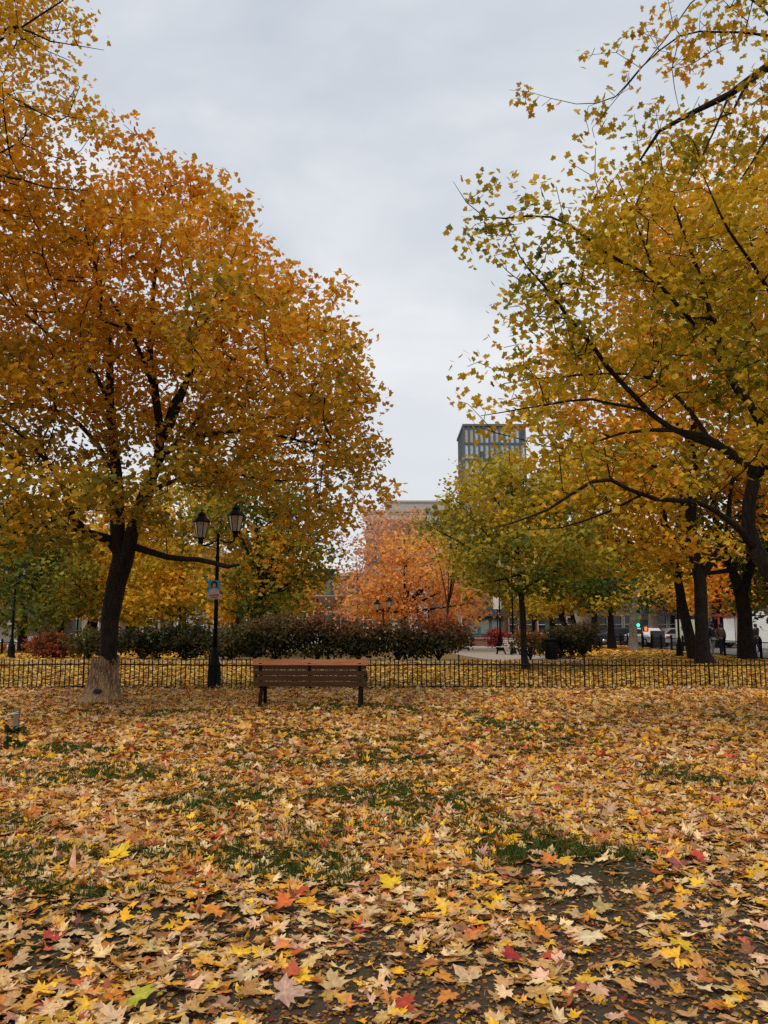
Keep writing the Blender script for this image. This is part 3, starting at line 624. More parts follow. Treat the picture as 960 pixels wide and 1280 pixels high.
# a far row closing the park, copies of three trees
FAR = []
for i, (st_, nm) in enumerate([([OLIVE, OLY, GOLD, YEL], 'far_golden_tree'), ([OLY, GOLD, (.5, .23, .02), ORNG], 'far_amber_tree'), ([DARK, GREEN, OLIVE, OLY], 'far_olive_tree')]):
    e = [(np.array([0, 0, 7.5]), np.array([3.6, 3.2, 3.0])), (np.array([-2.4, .5, 5.6]), np.array([2.4, 2.4, 1.9])), (np.array([2.2, -.5, 5.2]), np.array([2.5, 2.4, 1.8])), (np.array([.3, 0, 10]), np.array([2.2, 2.2, 2.0])), (np.array([0, -1.5, 5]), np.array([2.2, 1.6, 1.4]))]
    lm = [[(0, 0, 0, .34), (.1, 0, 1.8, .26), (0, .1, 3.6, .22), (.2, 0, 6, .14), (0, 0, 9.5, .05)]]+[[(0, .1, 3.0, .14), (c[0][0]*.6, c[0][1]*.6, c[0][2]*.5+1.9, .09), (*c[0], .03)] for c in e[1:]]
    FAR.append(tree(nm, 'x', 'tree', lm, e, 1.2, 26, .34, cf(st_, 3, 11, .1, .25, .4, 140+i, .22), seed=150+i, twig=.014, step=.8, keep=.85, limb_n=8, group='far trees behind the park'))
spots = [(-15, 66, 1, 1.05), (75, 72, 0, .9), (160, 74, 2, .85), (215, 70, 0, .8), (345, 66, 0, .8), (395, 78, 1, .62), (690, 80, 1, 1.05), (745, 76, 0, 1.0), (805, 84, 1, 1.15), (860, 80, 0, 1.0), (935, 86, 1, 1.1), (990, 78, 2, 1.1), (292, 76, 0, .75), (112, 72, 1, .8), (478, 84, 1, .62), (612, 85, 0, .8), (668, 72, 0, .62)]
used = set()
wh = ['behind the white stair rail at far left', 'behind the drooping olive tree', 'just right of the big maple trunk', 'midway between big maple and lamp post', 'directly above the left end of the bench', 'behind the fountain', 
      'above the middle of the right hand hedge', 'left of the dark green tree', 'above the traffic light', 'behind the leaning trunk', 'behind the white hoarding', 'beyond the right edge of the hoarding', 'behind the small orange gold tree by the lamp post', 'behind the red bush', 'behind the middle of the orange maple', 'rising behind the green kiosk', 'behind the rust brown shrub']
kn = ['golden yellow', 'amber orange', 'olive green']
for i, (px, D, k, s) in enumerate(spots):
    o = FAR[k] if k not in used else copy_tree(FAR[k]); used.add(k)
    o.location = (W(px, 784, D)[0], D, 0); o.rotation_euler = (0, 0, i*1.3); o.scale = (s, s, s*(.92+.05*(i % 3)))
    o['label'] = 'far %s tree %s' % (kn[k], wh[i])

# ------------------------------------------------------------- shrubs
def shrub(name, label, px, D, hw, topy, stops, seed, ls=.15, dens=1.7, group='shrubs of the hedge beyond the fence', woody=.3, topc=None):
    x = W(px, 784, D)[0]; w = hw*D/F; h = W(px, topy, D)[2]
    g = random.Random(seed)
    e = [(np.array([x, D, h*.52]), np.array([w*.95, w*.8, h*.42])), (np.array([x-w*.35, D-.1, h*.62]), np.array([w*.55, w*.5, h*.36])), (np.array([x+w*.4, D, h*.55]), np.array([w*.52, w*.5, h*.38]))]
    for _ in range(8): e.append((np.array([x+g.uniform(-.7, .7)*w, D+g.uniform(-.4, .4)*w, h*g.uniform(.55, .95)]), np.array([w*.22, w*.22, h*g.uniform(.12, .24)])))
    lm = [[(x, D, 0, .05), (x, D, h*.25, .04), (x+.05, D, h*.7, .02)]]
    for k in range(9):
        a = k*2.4; q = g.uniform(.5, .95)
        lm.append([(x, D, .02, .03), (x+.35*w*math.cos(a), D+.3*w*math.sin(a), h*.4, .02), (x+w*q*math.cos(a), D+w*.7*q*math.sin(a), h*g.uniform(.55, .95), .008)])
    nf = mknoise(seed, .7); S = stops
    def colf(p, gg):
        t = .35+.22*nf(p)+gg.normal(size=len(p))*.14
        c = palette(t, S)
        if topc is not None:
            f = np.clip((p[:, 2:3]/h-.55)*2.6+gg.normal(size=(len(p), 1))*.2, 0, 1); c = c*(1-f)+np.array(topc)*f
        return c
    return tree(name, label, 'shrub', lm, e, .30, 15*dens, ls, colf, group=group, leafkind='quad', seed=seed, sigma=.75, keep=.84, gapf=.9, gapt=-.9, twig=.004, step=.2, rough=.01, limb_n=6, nbias=.3)
HED = [(.010, .012, .004), (.016, .019, .006), (.032, .029, .009), (.085, .055, .018)]
HR = [(.04, .035, .014), (.08, .05, .018), (.13, .06, .022)]
shrub('shrub', 'rounded red and orange bush at far left', 70, 39, 30, 795, [(.09, .035, .012), (.20, .05, .018), (.32, .09, .025), (.36, .17, .06)], 201, group='low red shrubs')
shrub('shrub', 'dark olive shrub directly left of the big maple trunk', 112, 38, 26, 784, [(.05, .05, .015), (.09, .07, .02), (.14, .09, .02)], 202)
shrub('shrub', 'dark green hedge shrub just right of the big maple trunk', 180, 37.5, 34, 784, HED, 203, dens=1.2)
shrub('shrub', 'dark green hedge shrub immediately left of the lamp post', 233, 37.5, 34, 783, HED, 204, dens=1.2)
shrub('shrub', 'brownish hedge shrub immediately right of the lamp post', 290, 37.5, 30, 788, [(.04, .04, .014), (.07, .06, .02), (.12, .085, .03)], 205)
shrub('shrub', 'dark hedge shrub above the left half of the bench', 345, 37, 38, 775, HED, 206, dens=1.2, topc=(.11, .07, .025))
shrub('shrub', 'hedge shrub with a reddish crown above the right half of the bench', 398, 37, 30, 768, HED, 207, dens=1.1, topc=(.16, .06, .025))
shrub('shrub', 'dark hedge shrub just right of the bench', 448, 36.5, 36, 779, HED, 208, dens=1.2, topc=(.12, .055, .022))
shrub('shrub', 'dark hedge shrub under the orange maple', 498, 36.5, 36, 778, HED, 209, dens=1.2, topc=(.10, .055, .02))
shrub('shrub', 'hedge shrub with russet twigs ending the row beside the path', 548, 37, 36, 772, [DARK, (.05, .04, .015), (.11, .05, .02)], 210, dens=1.1, topc=(.20, .055, .022))
shrub('shrub', 'rust brown shrub behind the slim young maple', 662, 38, 20, 784, HR, 211, topc=(.22, .09, .02))
shrub('shrub', 'dark rounded shrub right of the litter bin', 700, 40, 30, 778, HED, 212, dens=1.2, topc=(.09, .055, .022))
shrub('shrub', 'dark rounded shrub ending the right hand hedge', 728, 41, 26, 780, HED, 213, dens=1.2, topc=(.08, .055, .022))
shrub('shrub', 'small crimson shrub beside the green kiosk', 622, 58, 13, 786, [(.16, .02, .025), (.28, .035, .045), (.25, .08, .05)], 214, group='low red shrubs')

# ------------------------------------------------------------- iron fence
FY = 19.9
fence = empty('iron_fence', (0, FY, 0)); tag(fence, 'low black iron picket fence running across the whole lawn behind the bench', 'fence')
for z, h in ((.60, .016), (.075, .016)):
    x = -16.2
    k = 0
    while x < 16:
        m = MB(); zz = .022*math.sin(x*.7); z2 = .022*math.sin((x+3.0)*.7)
        m.tube([(x+.02, 0, z+zz), (x+2.98, 0, z+z2)], h, 4); m.build('rail', M['fence_iron'], fence); x += 3.0
x = -16.2; g = random.Random(3)
while x < 16.3:
    m = MB(); tlt = g.uniform(-.012, .012)
    m.box(-.016, .016, -.016, .016, 0, .80); m.lathe([(.02, .80), (.024, .82), (.010, .85), (.001, .88)], 8)
    p = m.build('post', M['fence_iron'], fence, loc=(x, 0, 0)); p.rotation_euler = (g.uniform(-.02, .02), tlt, 0)
    m = MB()
    for i in range(1, 27):
        xx = x+i*.111; t = g.gauss(0, .012); b = g.uniform(-.015, .015)
        m.tube([(xx, b, .0), (xx+t, -b, .705+g.uniform(-.006, .006))], .0132, 5)
        m.lathe([(.009, 0), (.015, .012), (.009, .03), (.001, .045)], 5, (xx+t, -b, .70))
        if i % 3 == 0 and i < 25:  # small inverted V braces
            m.tube([(xx, 0, .09), (xx+.055, 0, .36), (xx+.111, 0, .09)], .005, 4)
    m.build('picket_panel', M['fence_iron'], fence)
    x += 3.0

# ------------------------------------------------------------- park bench seen from behind
def bench(name, label, loc, rz, top_mat, slat_mat, leg_mat, L=2.12, group=None):
    r = empty(name, loc, rz); tag(r, label, 'bench', group)
    # local: back towards -y, x along the length
    lean = R(14)
    for i, z in enumerate((.40, .505, .61, .715)):
        m = MB(); yb = -.17-(z-.40)*math.tan(lean)
        m.box(-L/2, L/2, yb-.012, yb+.022, z, z+.094, rot=lean, piv=(yb, z)); m.build('back_slat', slat_mat, r, .005)
    m = MB(); m.prism([(-.315, .80), (-.285, .79), (-.19, .885), (-.215, .905)], -L/2-.015, L/2+.015); m.build('top_rail', top_mat, r, .008)
    for i in range(5):
        m = MB(); y = -.13+i*.095; z = .40+(.02 if i == 0 else 0)-.012*math.sin(i/4*math.pi)
        m.box(-L/2, L/2, y, y+.08, z, z+.035); m.build('seat_slat', slat_mat, r, .005)
    for sx in (-L/2+.14, 0, L/2-.12):
        m = MB()
        m.prism([(-.10, .36), (-.155, .38), (-.30, .83), (-.265, .84), (-.12, .42)], sx-.03, sx+.03)
        m.build('back_bracket', leg_mat, r, .004)
    for sx in (-L/2+.14, L/2-.12):
        m = MB()
        m.prism([(-.16, .37), (-.10, .40), (-.10, .30), (-.18, .14), (-.27, .0), (-.34, .0), (-.34, .03), (-.27, .10), (-.22, .20)], sx-.03, sx+.03)
        m.build('leg', leg_mat, r, .004)
        m = MB()
        m.prism([(.16, .40), (.34, .40), (.35, .34), (.30, .28), (.29, .14), (.36, .03), (.36, 0), (.27, 0), (.22, .14), (.22, .28)], sx-.03, sx+.03)
        m.build('leg', leg_mat, r, .004)
        m = MB(); m.box(sx-.03, sx+.03, -.12, .33, .34, .385); m.build('seat_support', leg_mat, r, .004)
        m = MB(); ox = math.copysign(.09, sx)
        m.tube([(sx+ox, -.24, .60), (sx+ox, -.05, .625), (sx+ox, .2, .62), (sx+ox, .33, .58), (sx+ox, .34, .48), (sx+ox*.4, .30, .38)], .022, 8)
        m.build('armrest', leg_mat, r)
    return r
bg = G(389, 884)
bench('park_bench', 'wooden park bench with red brown top rail seen from behind, in front of the fence', (W(389, 840, 15.75)[0], 15.75, 0), R(-2.5), M['wood_red'], M['wood_dark'], M['iron'])
sb = G(632, 818)
bench('park_bench', 'small pale pinkish bench beside the gravel path', (sb[0]+.1, 45.5, 0), R(118), M['wood_pale'], M['wood_pale'], M['iron'], L=1.6)

# ------------------------------------------------------------- lamps
def lantern(m_frame, m_glass, m_cap, c, s=1.0):
    """six sided lantern, wider at the top"""
    x, y, z = c
    m_frame.lathe([(.05*s, -.14*s), (.075*s, -.12*s), (.06*s, -.05*s), (.10*s, 0)], 6, c)
    m_glass.lathe([(.10*s, .004), (.175*s, .36*s)], 6, c)
    for k in range(6):
        a = 2*math.pi*k/6
        m_frame.tube([(x+.102*s*math.cos(a), y+.102*s*math.sin(a), z), (x+.179*s*math.cos(a), y+.179*s*math.sin(a), z+.37*s)], .010*s, 4)
    m_cap.lathe([(.21*s, .365*s), (.215*s, .385*s), (.14*s, .47*s), (.10*s, .50*s), (.095*s, .56*s), (.06*s, .60*s), (.02*s, .62*s), (.018*s, .67*s), (.001, .69*s)], 6, c)

def lamp(name, label, loc, H, group, twin=True, s=1.0, spread=.34, rz=0, tilt=0, simple=False):
    r = empty(name, loc, rz); tag(r, label, 'street lamp', group)
    m = MB(); m.lathe([(.20, 0), (.205, .10), (.17, .13), (.165, .40), (.15, .55), (.165, .60), (.12, .66), (.10, .80), (.075, .95), (.06, 1.0)], 12); m.build('base', M['iron'], r)
    m = MB(); m.lathe([(.055, .98), (.05, H*.6), (.045, H*.85), (.06, H*.86), (.04, H*.88), (.035, H), (.055, H+.02), (.03, H+.08), (.001, H+.12)], 12); m.build('pole', M['iron'], r)
    for sx in (-1, 1):
        m = MB(); zt = -.12 if sx < 0 else .04
        m.tube([(0, 0, H-.06), (sx*spread*.5, 0, H-.16+zt*.3), (sx*spread*.9, 0, H-.14+zt*.6), (sx*spread, 0, H-.02+zt)], .022, 6)
        m.tube([(0, 0, H-.30), (sx*spread*.4, 0, H-.24), (sx*spread*.8, 0, H-.17+zt*.5)], .012, 5)
        m.build('arm', M['iron'], r)
        f = MB(); gl = MB(); cp = MB(); lantern(f, gl, cp, (sx*spread, 0, H+.10+zt), s)
        o = f.build('lantern', M['iron'], r); gl.build('glass', M['glass_lamp'], o); cp.build('cap', M['iron'], o)
        if sx < 0 and tilt:
            for q in (o, *o.children): pass
    return r
LX = W(269, 800, 20.35)[0]
lamp('street_lamp', 'black twin lantern lamp post with a poster on it, behind the fence', (LX, 20.35, 0), W(268, 682, 20.35)[2]+.22, 'lamp posts in the park', s=1.06, spread=.43)
lamp('street_lamp', 'black lamp post by the white stair rail at far left', (W(16, 784, 40)[0], 40, 0), 3.9, 'lamp posts in the park', spread=.42)
lamp('street_lamp', 'black lamp post behind the red bush', (W(97, 784, 52)[0], 52, 0), W(97, 735, 52)[2]+.5, 'lamp posts in the park', spread=.44)
lamp('street_lamp', 'distant twin lantern lamp seen through the orange maple', (W(479, 784, 50)[0], 50, 0), W(479, 762, 50)[2], 'lamp posts in the park', spread=.36)
lamp('street_lamp', 'slim lamp post left of the small pale bench', (W(625, 784, 53)[0], 53, 0), 4.6, 'lamp posts in the park', spread=.42)
lamp('street_lamp', 'dark lamp post just right of the small pale bench', (W(641, 784, 47)[0], 47, 0), 4.8, 'lamp posts in the park', spread=.42)
lamp('street_lamp', 'black lamp post left of the thick dark trunk on the right', (W(848, 784, 42.5)[0], 42.5, 0), 4.9, 'lamp posts in the park', spread=.42)
lamp('street_lamp', 'small distant lamp post right of the poster', (W(285, 784, 56)[0], 56, 0), W(284, 745, 56)[2], 'lamp posts in the park', spread=.36)

# poster on the lamp
pw = W(268, 737, 20.25)
r = empty('poster', (pw[0]-.01, 20.27, pw[2])); tag(r, 'blue poster with a dark haired portrait fixed to the lamp post', 'poster')
m = MB(); m.box(-.155, .155, 0, .006, -.10, .235); m.build('panel', M['blue'], r)
m = MB(); m.prism([(-.14, -.10), (.14, -.10), (.11, -.01), (.03, .04), (-.03, .04), (-.11, -.01)], -.003, -.0005, 'y'); m.build('printed_shoulders', paint('poster_cream', (.5, .42, .36), .6), r)
m = MB(); m.prism([(.085*math.cos(a*.52), .125+.092*math.sin(a*.52)) for a in range(12)], -.006, -.0035, 'y'); m.build('printed_hair', M['hair'], r)
m = MB(); m.prism([(.042*math.cos(a*.52), .10+.062*math.sin(a*.52)) for a in range(12)], -.009, -.0065, 'y'); m.build('printed_face', M['skin'], r)
m = MB(); m.box(-.155, .155, 0.0005, .006, -.235, -.104); m.build('caption_strip', paint('poster_strip', (.42, .33, .30), .6), r)
m = MB(); m.box(-.11, .11, -.003, -.0005, -.155, -.125); m.box(-.08, .08, -.003, -.0005, -.205, -.18); m.build('printed_lines', M['red'], r)

# ------------------------------------------------------------- stake with string and weeds
s0 = G(19, 917)
r = empty('wooden_stake', s0); tag(r, 'short grey wooden stake with a string tied to it, far left', 'stake')
m = MB(); m.box(-.038, .038, -.02, .02, -.05, .36); o = m.build('post', M['stake'], r, .004); o.rotation_euler = (0, R(1.5), 0)
m = MB(); m.tube([(-.9, -.1, .10), (-.45, -.06, .17), (-.042, -.03, .28), (.045, -.03, .31)], .003, 5); m.tube([(-.042, -.028, .27), (.042, -.028, .285)], .003, 5); m.build('string', M['white'], r)
def weed(px, py, label, seed):
    g = np.random.default_rng(seed); c = G(px, py); n = 30
    p = np.column_stack([g.uniform(-1, 1, n)*.13, g.uniform(-1, 1, n)*.1, np.abs(g.normal(size=n))*.05+.03])
    rt = empty('leafy_weed', c); tag(rt, label, 'weed', 'low weeds on the lawn')
    nr = g.normal(size=(n, 3)); nr[:, 2] = 1
    leaves('leaf_rosette', p, g.uniform(.06, .11, n), nr, np.tile(np.array([.018, .045, .012]), (n, 1))*g.uniform(.7, 1.6, (n, 1)), 'low', M['leaf'], rt, rg=g)
weed(20, 921, 'dark green weed clump at the foot of the wooden stake', 3)
weed(12, 940, 'dark green weed clump in front of the wooden stake', 4)

# ------------------------------------------------------------- litter bin
bp_ = G(681, 823)
r = empty('litter_bin', (bp_[0], 38.5, 0)); tag(r, 'black slatted litter bin in front of the right hand hedge', 'bin')
m = MB(); m.lathe([(.27, .04), (.30, .08), (.30, .82), (.27, .86)], 16); m.build('drum', M['iron'], r)
m = MB(); m.lathe([(.31, .86), (.33, .90), (.26, .98), (.20, 1.0)], 16); m.build('lid', M['iron'], r)
for k in range(3):
    a = k*2.1; m = MB(); m.tube([(.24*math.cos(a), .24*math.sin(a), 0), (.24*math.cos(a), .24*math.sin(a), .06)], .03, 6); m.build('leg', M['iron'], r)

# ------------------------------------------------------------- tiered fountain behind the hedge
r = empty('fountain', (W(411, 784, 60)[0], 60, 0)); tag(r, 'tall tiered dark green fountain rising behind the hedge', 'fountain')
zt = W(0, 712, 60)[2]
m = MB(); m.lathe([(1.7, 0), (1.75, .5), (1.6, .55), (1.1, .6), (1.0, 1.0)], 24); m.build('basin', M['stone_pale'], r)
m = MB(); m.lathe([(.55, 1.0), (.6, 1.3), (.35, 1.6), (.30, 2.1), (.45, 2.4), (.3, 2.5)], 16); m.build('pedestal', M['green_copper'], r)
z1 = W(0, 745, 60)[2]
m = MB(); m.lathe([(.30, z1-.9), (.6, z1-.35), (1.15, z1-.08), (1.2, z1), (1.1, z1+.01), (.3, z1+.02)], 20); m.build('lower_bowl', M['stone_pale'], r)
m = MB(); m.lathe([(.30, z1), (.34, z1+.2), (.24, z1+.25), (.36, z1+.45), (.24, z1+.5), (.34, z1+.75), (.2, z1+.8), (.22, zt-.8)], 14); m.build('column', M['green_copper'], r)
m = MB(); m.lathe([(.18, zt-.85), (.32, zt-.6), (.36, zt-.2), (.8, zt-.03), (.82, zt), (.3, zt+.01)], 20); m.build('upper_bowl', M['green_copper'], r)

# ------------------------------------------------------------- buildings
def wallgrid(root, x0, x1, z0, z1, y, nx, nz, ww, wh, wall, frame_m=None, depth=.25, zfirst=None, glass=None, arch=False):
    """front wall with real openings built from strips, windows recessed (name window)"""
    cw = (x1-x0)/nx; chh = (z1-z0)/nz
    m = MB()
    for j in range(nz):
        zb = z0+j*chh+(chh-wh)*.45
        m.box(x0, x1, y, y+depth, z0+j*chh, zb); m.box(x0, x1, y, y+depth, zb+wh, z0+(j+1)*chh)
        xs = x0
        for i in range(nx):
            xc = x0+(i+.5)*cw; m.box(xs, xc-ww/2, y, y+depth, zb, zb+wh); xs = xc+ww/2
        m.box(xs, x1, y, y+depth, zb, zb+wh)
    m.build('wall', wall, root)
    for j in range(nz):
        zb = z0+j*chh+(chh-wh)*.45
        for i in range(nx):
            xc = x0+(i+.5)*cw
            w = MB(); t = .07
            w.box(xc-ww/2, xc-ww/2+t, y-.03, y+.12, zb, zb+wh); w.box(xc+ww/2-t, xc+ww/2, y-.03, y+.12, zb, zb+wh)
            w.box(xc-ww/2+t, xc+ww/2-t, y-.03, y+.12, zb+wh-t, zb+wh); w.box(xc-ww/2+t, xc+ww/2-t, y-.025, y+.12, zb+wh*.5-.03, zb+wh*.5+.03)
            w.box(xc-ww/2-.08, xc+ww/2+.08, y-.12, y-.032, zb-.14, zb)
            o = w.build('window', frame_m or M['white'], root)
            gm = MB(); gm.box(xc-ww/2+.02, xc+ww/2-.02, y+.14, y+.16, zb+.02, zb+wh-.02); gm.build('pane', glass or M['glass_dark'], o)

def house(name, label, pxl, pxr, D, h, nx, nz, wall, cat='building', depth=10, roofm=None, group=None, ww=1.1, wh=1.7, door=True, lowz=0):
    xl = W(pxl, 784, D)[0]; xr = W(pxr, 784, D)[0]; xc = (xl+xr)/2
    r = empty(name, (xc, D, 0)); tag(r, label, cat, group); w = (xr-xl)/2
    wallgrid(r, -w, w, lowz, h, 0, nx, nz, ww, wh, wall)
    m = MB(); m.box(-w, w, .26, depth, 0, h-.01); m.build('body', wall, r)
    if lowz: m = MB(); m.box(-w, w, -.05, .25, 0, lowz-.003); m.build('plinth', M['stone'], r)
    m = MB(); m.box(-w-.25, w+.25, -.35, depth+.2, h, h+.35); m.box(-w-.12, w+.12, -.18, -.002, h-.35, h-.003); m.build('cornice', roofm or M['stone_pale'], r)
    if door:
        m = MB(); m.box(-.55, .55, -.10, -.01, 0, 2.2); d = m.build('door', M['green_copper'], r)
        m = MB(); m.lathe([(.03, 0), (.04, .05), (.001, .06)], 8, (0, 0, 0)); k = m.build('handle', M['rim'], d); k.location = (.42, -.12, 1.05); k.rotation_euler = (R(90), 0, 0)
    return r
RH = 'row houses behind the park'
house('row_house', 'grey stone row house at the far left edge, behind the white stair rails', -120, 36, 66, 8.5, 5, 2, M['stone'], group=RH, lowz=1.3, ww=1.2, wh=2.4)
house('row_house', 'tan brick row house behind the golden trees left of the lamp', 40, 150, 92, 10, 5, 3, M['brick_tan'], group=RH)
house('row_house', 'grey stone row house seen just right of the big maple trunk', 152, 260, 94, 10.5, 5, 3, M['stone'], group=RH)
house('row_house', 'tan row house behind the lamp post', 262, 345, 93, 9.5, 4, 3, M['brick_tan'], group=RH)
house('row_house', 'red brick row house left of the fountain', 347, 408, 90, 7.5, 3, 2, M['brick_red'], group=RH, lowz=.8)
house('row_house', 'red brick row house with white window frames right of the fountain', 410, 470, 92, 7.2, 3, 2, M['brick_red'], group=RH, lowz=.8)
house('row_house', 'pale stone house behind the orange maple', 472, 535, 91, 7.6, 3, 2, M['stone_pale'], group=RH, lowz=.8)
house('row_house', 'brown house behind the right side of the orange maple', 537, 592, 94, 7.0, 3, 2, M['brick_tan'], group=RH)
house('row_house', 'brown brick house right of the green kiosk', 633, 742, 90, 7.5, 6, 2, M['brick_red'], group=RH)
# low modern block behind
xl, xr = W(470, 784, 150)[0], W(565, 784, 150)[0]; hz = W(0, 640, 150)[2]; h2 = W(0, 626, 150)[2]
r = empty('office_block', (W(512, 784, 150)[0], 150, 0)); tag(r, 'long low flat roofed concrete block beyond the treetops in the middle', 'building')
m = MB(); m.box(-8, 12, .4, 25, 0, hz-.2); m.build('glazing', M['glass_dark'], r)
for i in range(6):
    zz = hz-i*3.4; m = MB(); m.box(-8.3, 12.3, 0, .39, zz-1.7, zz); m.box(-8.35, 12.35, -.15, -.002, zz-.35, zz-.1); m.build('spandrel', M['stone_pale'], r)
m = MB(); m.box(-8.5, 12.5, -.3, 25.2, hz+.003, hz+.3); m.build('roof', M['concrete'], r)
r = empty('rooftop_plant_room', (W(525, 784, 152)[0], 152, hz)); tag(r, 'windowless upper storey on the roof of the flat concrete block', 'roof structure')
m = MB(); m.box(-6.2, 5.6, 0, 14, .36, h2-hz); m.build('walls', M['concrete'], r)
m = MB(); m.box(-6.4, 5.8, -.2, 14.2, h2-hz+.003, h2-hz+.35); m.build('parapet', M['concrete'], r)
# glass tower
DT = 170; xl = W(583, 784, DT)[0]; xr = W(662, 784, DT)[0]; zt = W(0, 533, DT)[2]
r = empty('glass_tower', (xl, DT, 0)); tag(r, 'glass office tower with a dark steel grid above the trees', 'tower')
m = MB(); m.box(.3, xr-xl-.3, .3, 14, 0, zt-.4); m.build('glazing', M['glass_sky'], r)
m = MB(); nx = 12
for i in range(nx+1):
    xx = (xr-xl)*i/nx; m.box(xx-.18, xx+.18, -.1, .29, 0, zt)
m.build('mullions', M['steel'], r)
m = MB()
for i in range(14):
    zz = zt-.3-i*3.4; m.box(0, xr-xl, .02, .26, zz-.22, zz+.15)
m.build('floor_bands', M['steel'], r)
m = MB(); m.box(-.25, xr-xl+.25, -.2, 14.2, zt+.003, zt+.5); m.build('roof_edge', M['steel'], r)
m = MB()
for i in range(1, 6): m.box(-.15, .25, .3+i*2.3, .6+i*2.3, 0, zt)
m.build('side_mullions', M['steel'], r)
gg = random.Random(4); wd = (xr-xl)/12
for j in range(10):
    for i in range(12):
        if gg.random() < .35:
            m = MB(); zz = zt-.3-j*3.4; m.box(i*wd+.19, (i+1)*wd-.19, .22, .29, zz-3.1, zz-(.4 if gg.random() < .4 else 1.7)); m.build('blind', M['stone_pale' if gg.random() < .6 else 'steel'], r)

# green kiosk
DK = 76
r = empty('kiosk', (W(606, 784, DK)[0], DK, 0)); tag(r, 'green park kiosk with a pitched roof at the end of the gravel path', 'kiosk')
m = MB(); m.box(-1.7, 1.7, 0, 3, .3, 2.5); m.build('walls', M['green_copper'], r)
m = MB(); m.prism([(-2.1, 2.5), (2.1, 2.5), (1.6, 3.2), (-1.6, 3.2)], -.35, 3.3, 'y'); m.build('roof', M['metal_grey'], r)
m = MB(); m.box(-1.1, 1.1, .2, 2.6, 3.2, 4.2); m.build('upper_storey', M['steel'], r)
for q in (-1.05, 0, 1.05):
    m = MB(); m.box(q-.38, q+.38, -.04, -.005, .9, 2.2); m.build('window', paint('kiosk_pane', (.2, .26, .24), .3), r)
m = MB(); m.box(-1.9, 1.9, -.2, 3.1, 0, .297); m.build('plinth', M['stone'], r)
r = empty('sign_board', (W(622, 784, 74)[0], 74, 0)); tag(r, 'small white sign on a pole above the green kiosk', 'sign')
m = MB(); m.box(-.35, .35, -.03, .03, 3.1, 4.3); m.build('panel', M['white'], r)
m = MB(); m.tube([(0, .05, 0), (0, .05, 4.2)], .05, 8); m.build('pole', M['iron'], r)
# red planter wall by the kiosk
r = empty('planter', (W(594, 784, 66)[0], 66, 0)); tag(r, 'long low reddish planter box in front of the green kiosk', 'planter')
m = MB(); m.box(-2.6, 2.2, 0, 1.0, 0, .55); m.build('box', M['brick_red'], r)
m = MB(); m.box(-2.7, 2.3, -.08, 1.08, .552, .66); m.build('coping', paint('pink_coping', (.35, .16, .13), .7), r)

# left edge: white rails, white bench, orange disc
r = empty('stair_rail', (0, 0, 0)); tag(r, 'white sloping stair rails descending from the grey stone house', 'handrail')
for i, ((ax, ay), (bx, by)) in enumerate([((-6, 798), (16, 812)), ((18, 800), (27, 806))]):
    a = W(ax, ay, 60); b = W(bx, by, 60); m = MB(); m.tube([a, b], .05, 6)
    o = m.build('rail', M['white'], r)
    for t in (.1, .5, .9):
        q = a+(b-a)*t; k = MB(); k.tube([(q[0], 60, 0), q], .03, 5); k.build('baluster', M['white'], r)
w0 = W(34, 784, 54)
r = empty('white_bench', (w0[0], 54, 0)); tag(r, 'white painted bench left of the red bush', 'bench')
m = MB(); m.box(-.85, .8, -.05, .45, .42, .5); m.build('seat', M['white'], r, .01)
m = MB(); m.box(-.75, .8, .42, .47, .62, .9, rot=R(-8), piv=(.45, .6)); m.build('backrest', M['white'], r, .01)
for sx in (-.78, .72):
    for sy in (0, .38):
        m = MB(); m.box(sx-.04, sx+.04, sy-.03, sy+.03, 0, .418); m.build('leg', M['white'], r)
    m = MB(); m.box(sx-.045, sx+.045, -.03, .42, .66, .71); m.build('armrest', M['white'], r)
d0 = W(5, 808, 50)
r = empty('round_sign', (d0[0], 50, 0)); tag(r, 'round orange disc sign at the far left edge', 'sign')
m = MB(); m.lathe([(.18, -.03), (.19, 0), (.18, .03)], 20); o = m.build('disc', M['orange'], r); o.location = (0, -.04, d0[2]); o.rotation_euler = (R(90), 0, 0)
m = MB(); m.tube([(0, .03, 0), (0, .03, d0[2]+.1)], .03, 8); m.build('post', M['metal_grey'], r)

# ------------------------------------------------------------- street railing on the right, running away
def railing(name, label, A, B, n, h=.85):
    A = np.array(A, float); B = np.array(B, float)
    r = empty(name, (A[0], A[1], 0)); tag(r, label, 'railing'); d = (B-A)/n
    for i in range(n+1):
        p = d*i; m = MB(); m.box(p[0]-.05, p[0]+.05, p[1]-.05, p[1]+.05, 0, h+.08); m.lathe([(.05, h+.08), (.06, h+.12), (.001, h+.18)], 8, (p[0], p[1], 0)); m.build('post', M['iron'], r)
    for i in range(n):
        m = MB(); p = d*i; q = d*(i+1)
        m.tube([(p[0], p[1], h-.04), (q[0], q[1], h-.04)], .022, 5); m.tube([(p[0], p[1], .12), (q[0], q[1], .12)], .022, 5)
        m.build('rail', M['iron'], r)
        m = MB()
        for k in range(1, 16):
            s = p+(q-p)*k/16; m.tube([(s[0], s[1], .12), (s[0], s[1], h-.04)], .011, 4)
        m.build('bar_panel', M['iron'], r)
A_ = G(1000, 831); B_ = G(775, 808)
railing('street_railing', 'black street railing receding along the park edge on the right', (16.9, 33), (18.9, 66), 14)
railing('street_railing', 'dark low railing behind the hedge at far left', (W(-40, 784, 46)[0], 46), (W(48, 784, 46)[0], 46), 2, .7)
railing('street_railing', 'dark railing along the far park edge left of the traffic light', (W(738, 784, 64)[0], 64), (W(790, 784, 66)[0], 66), 2, .8)

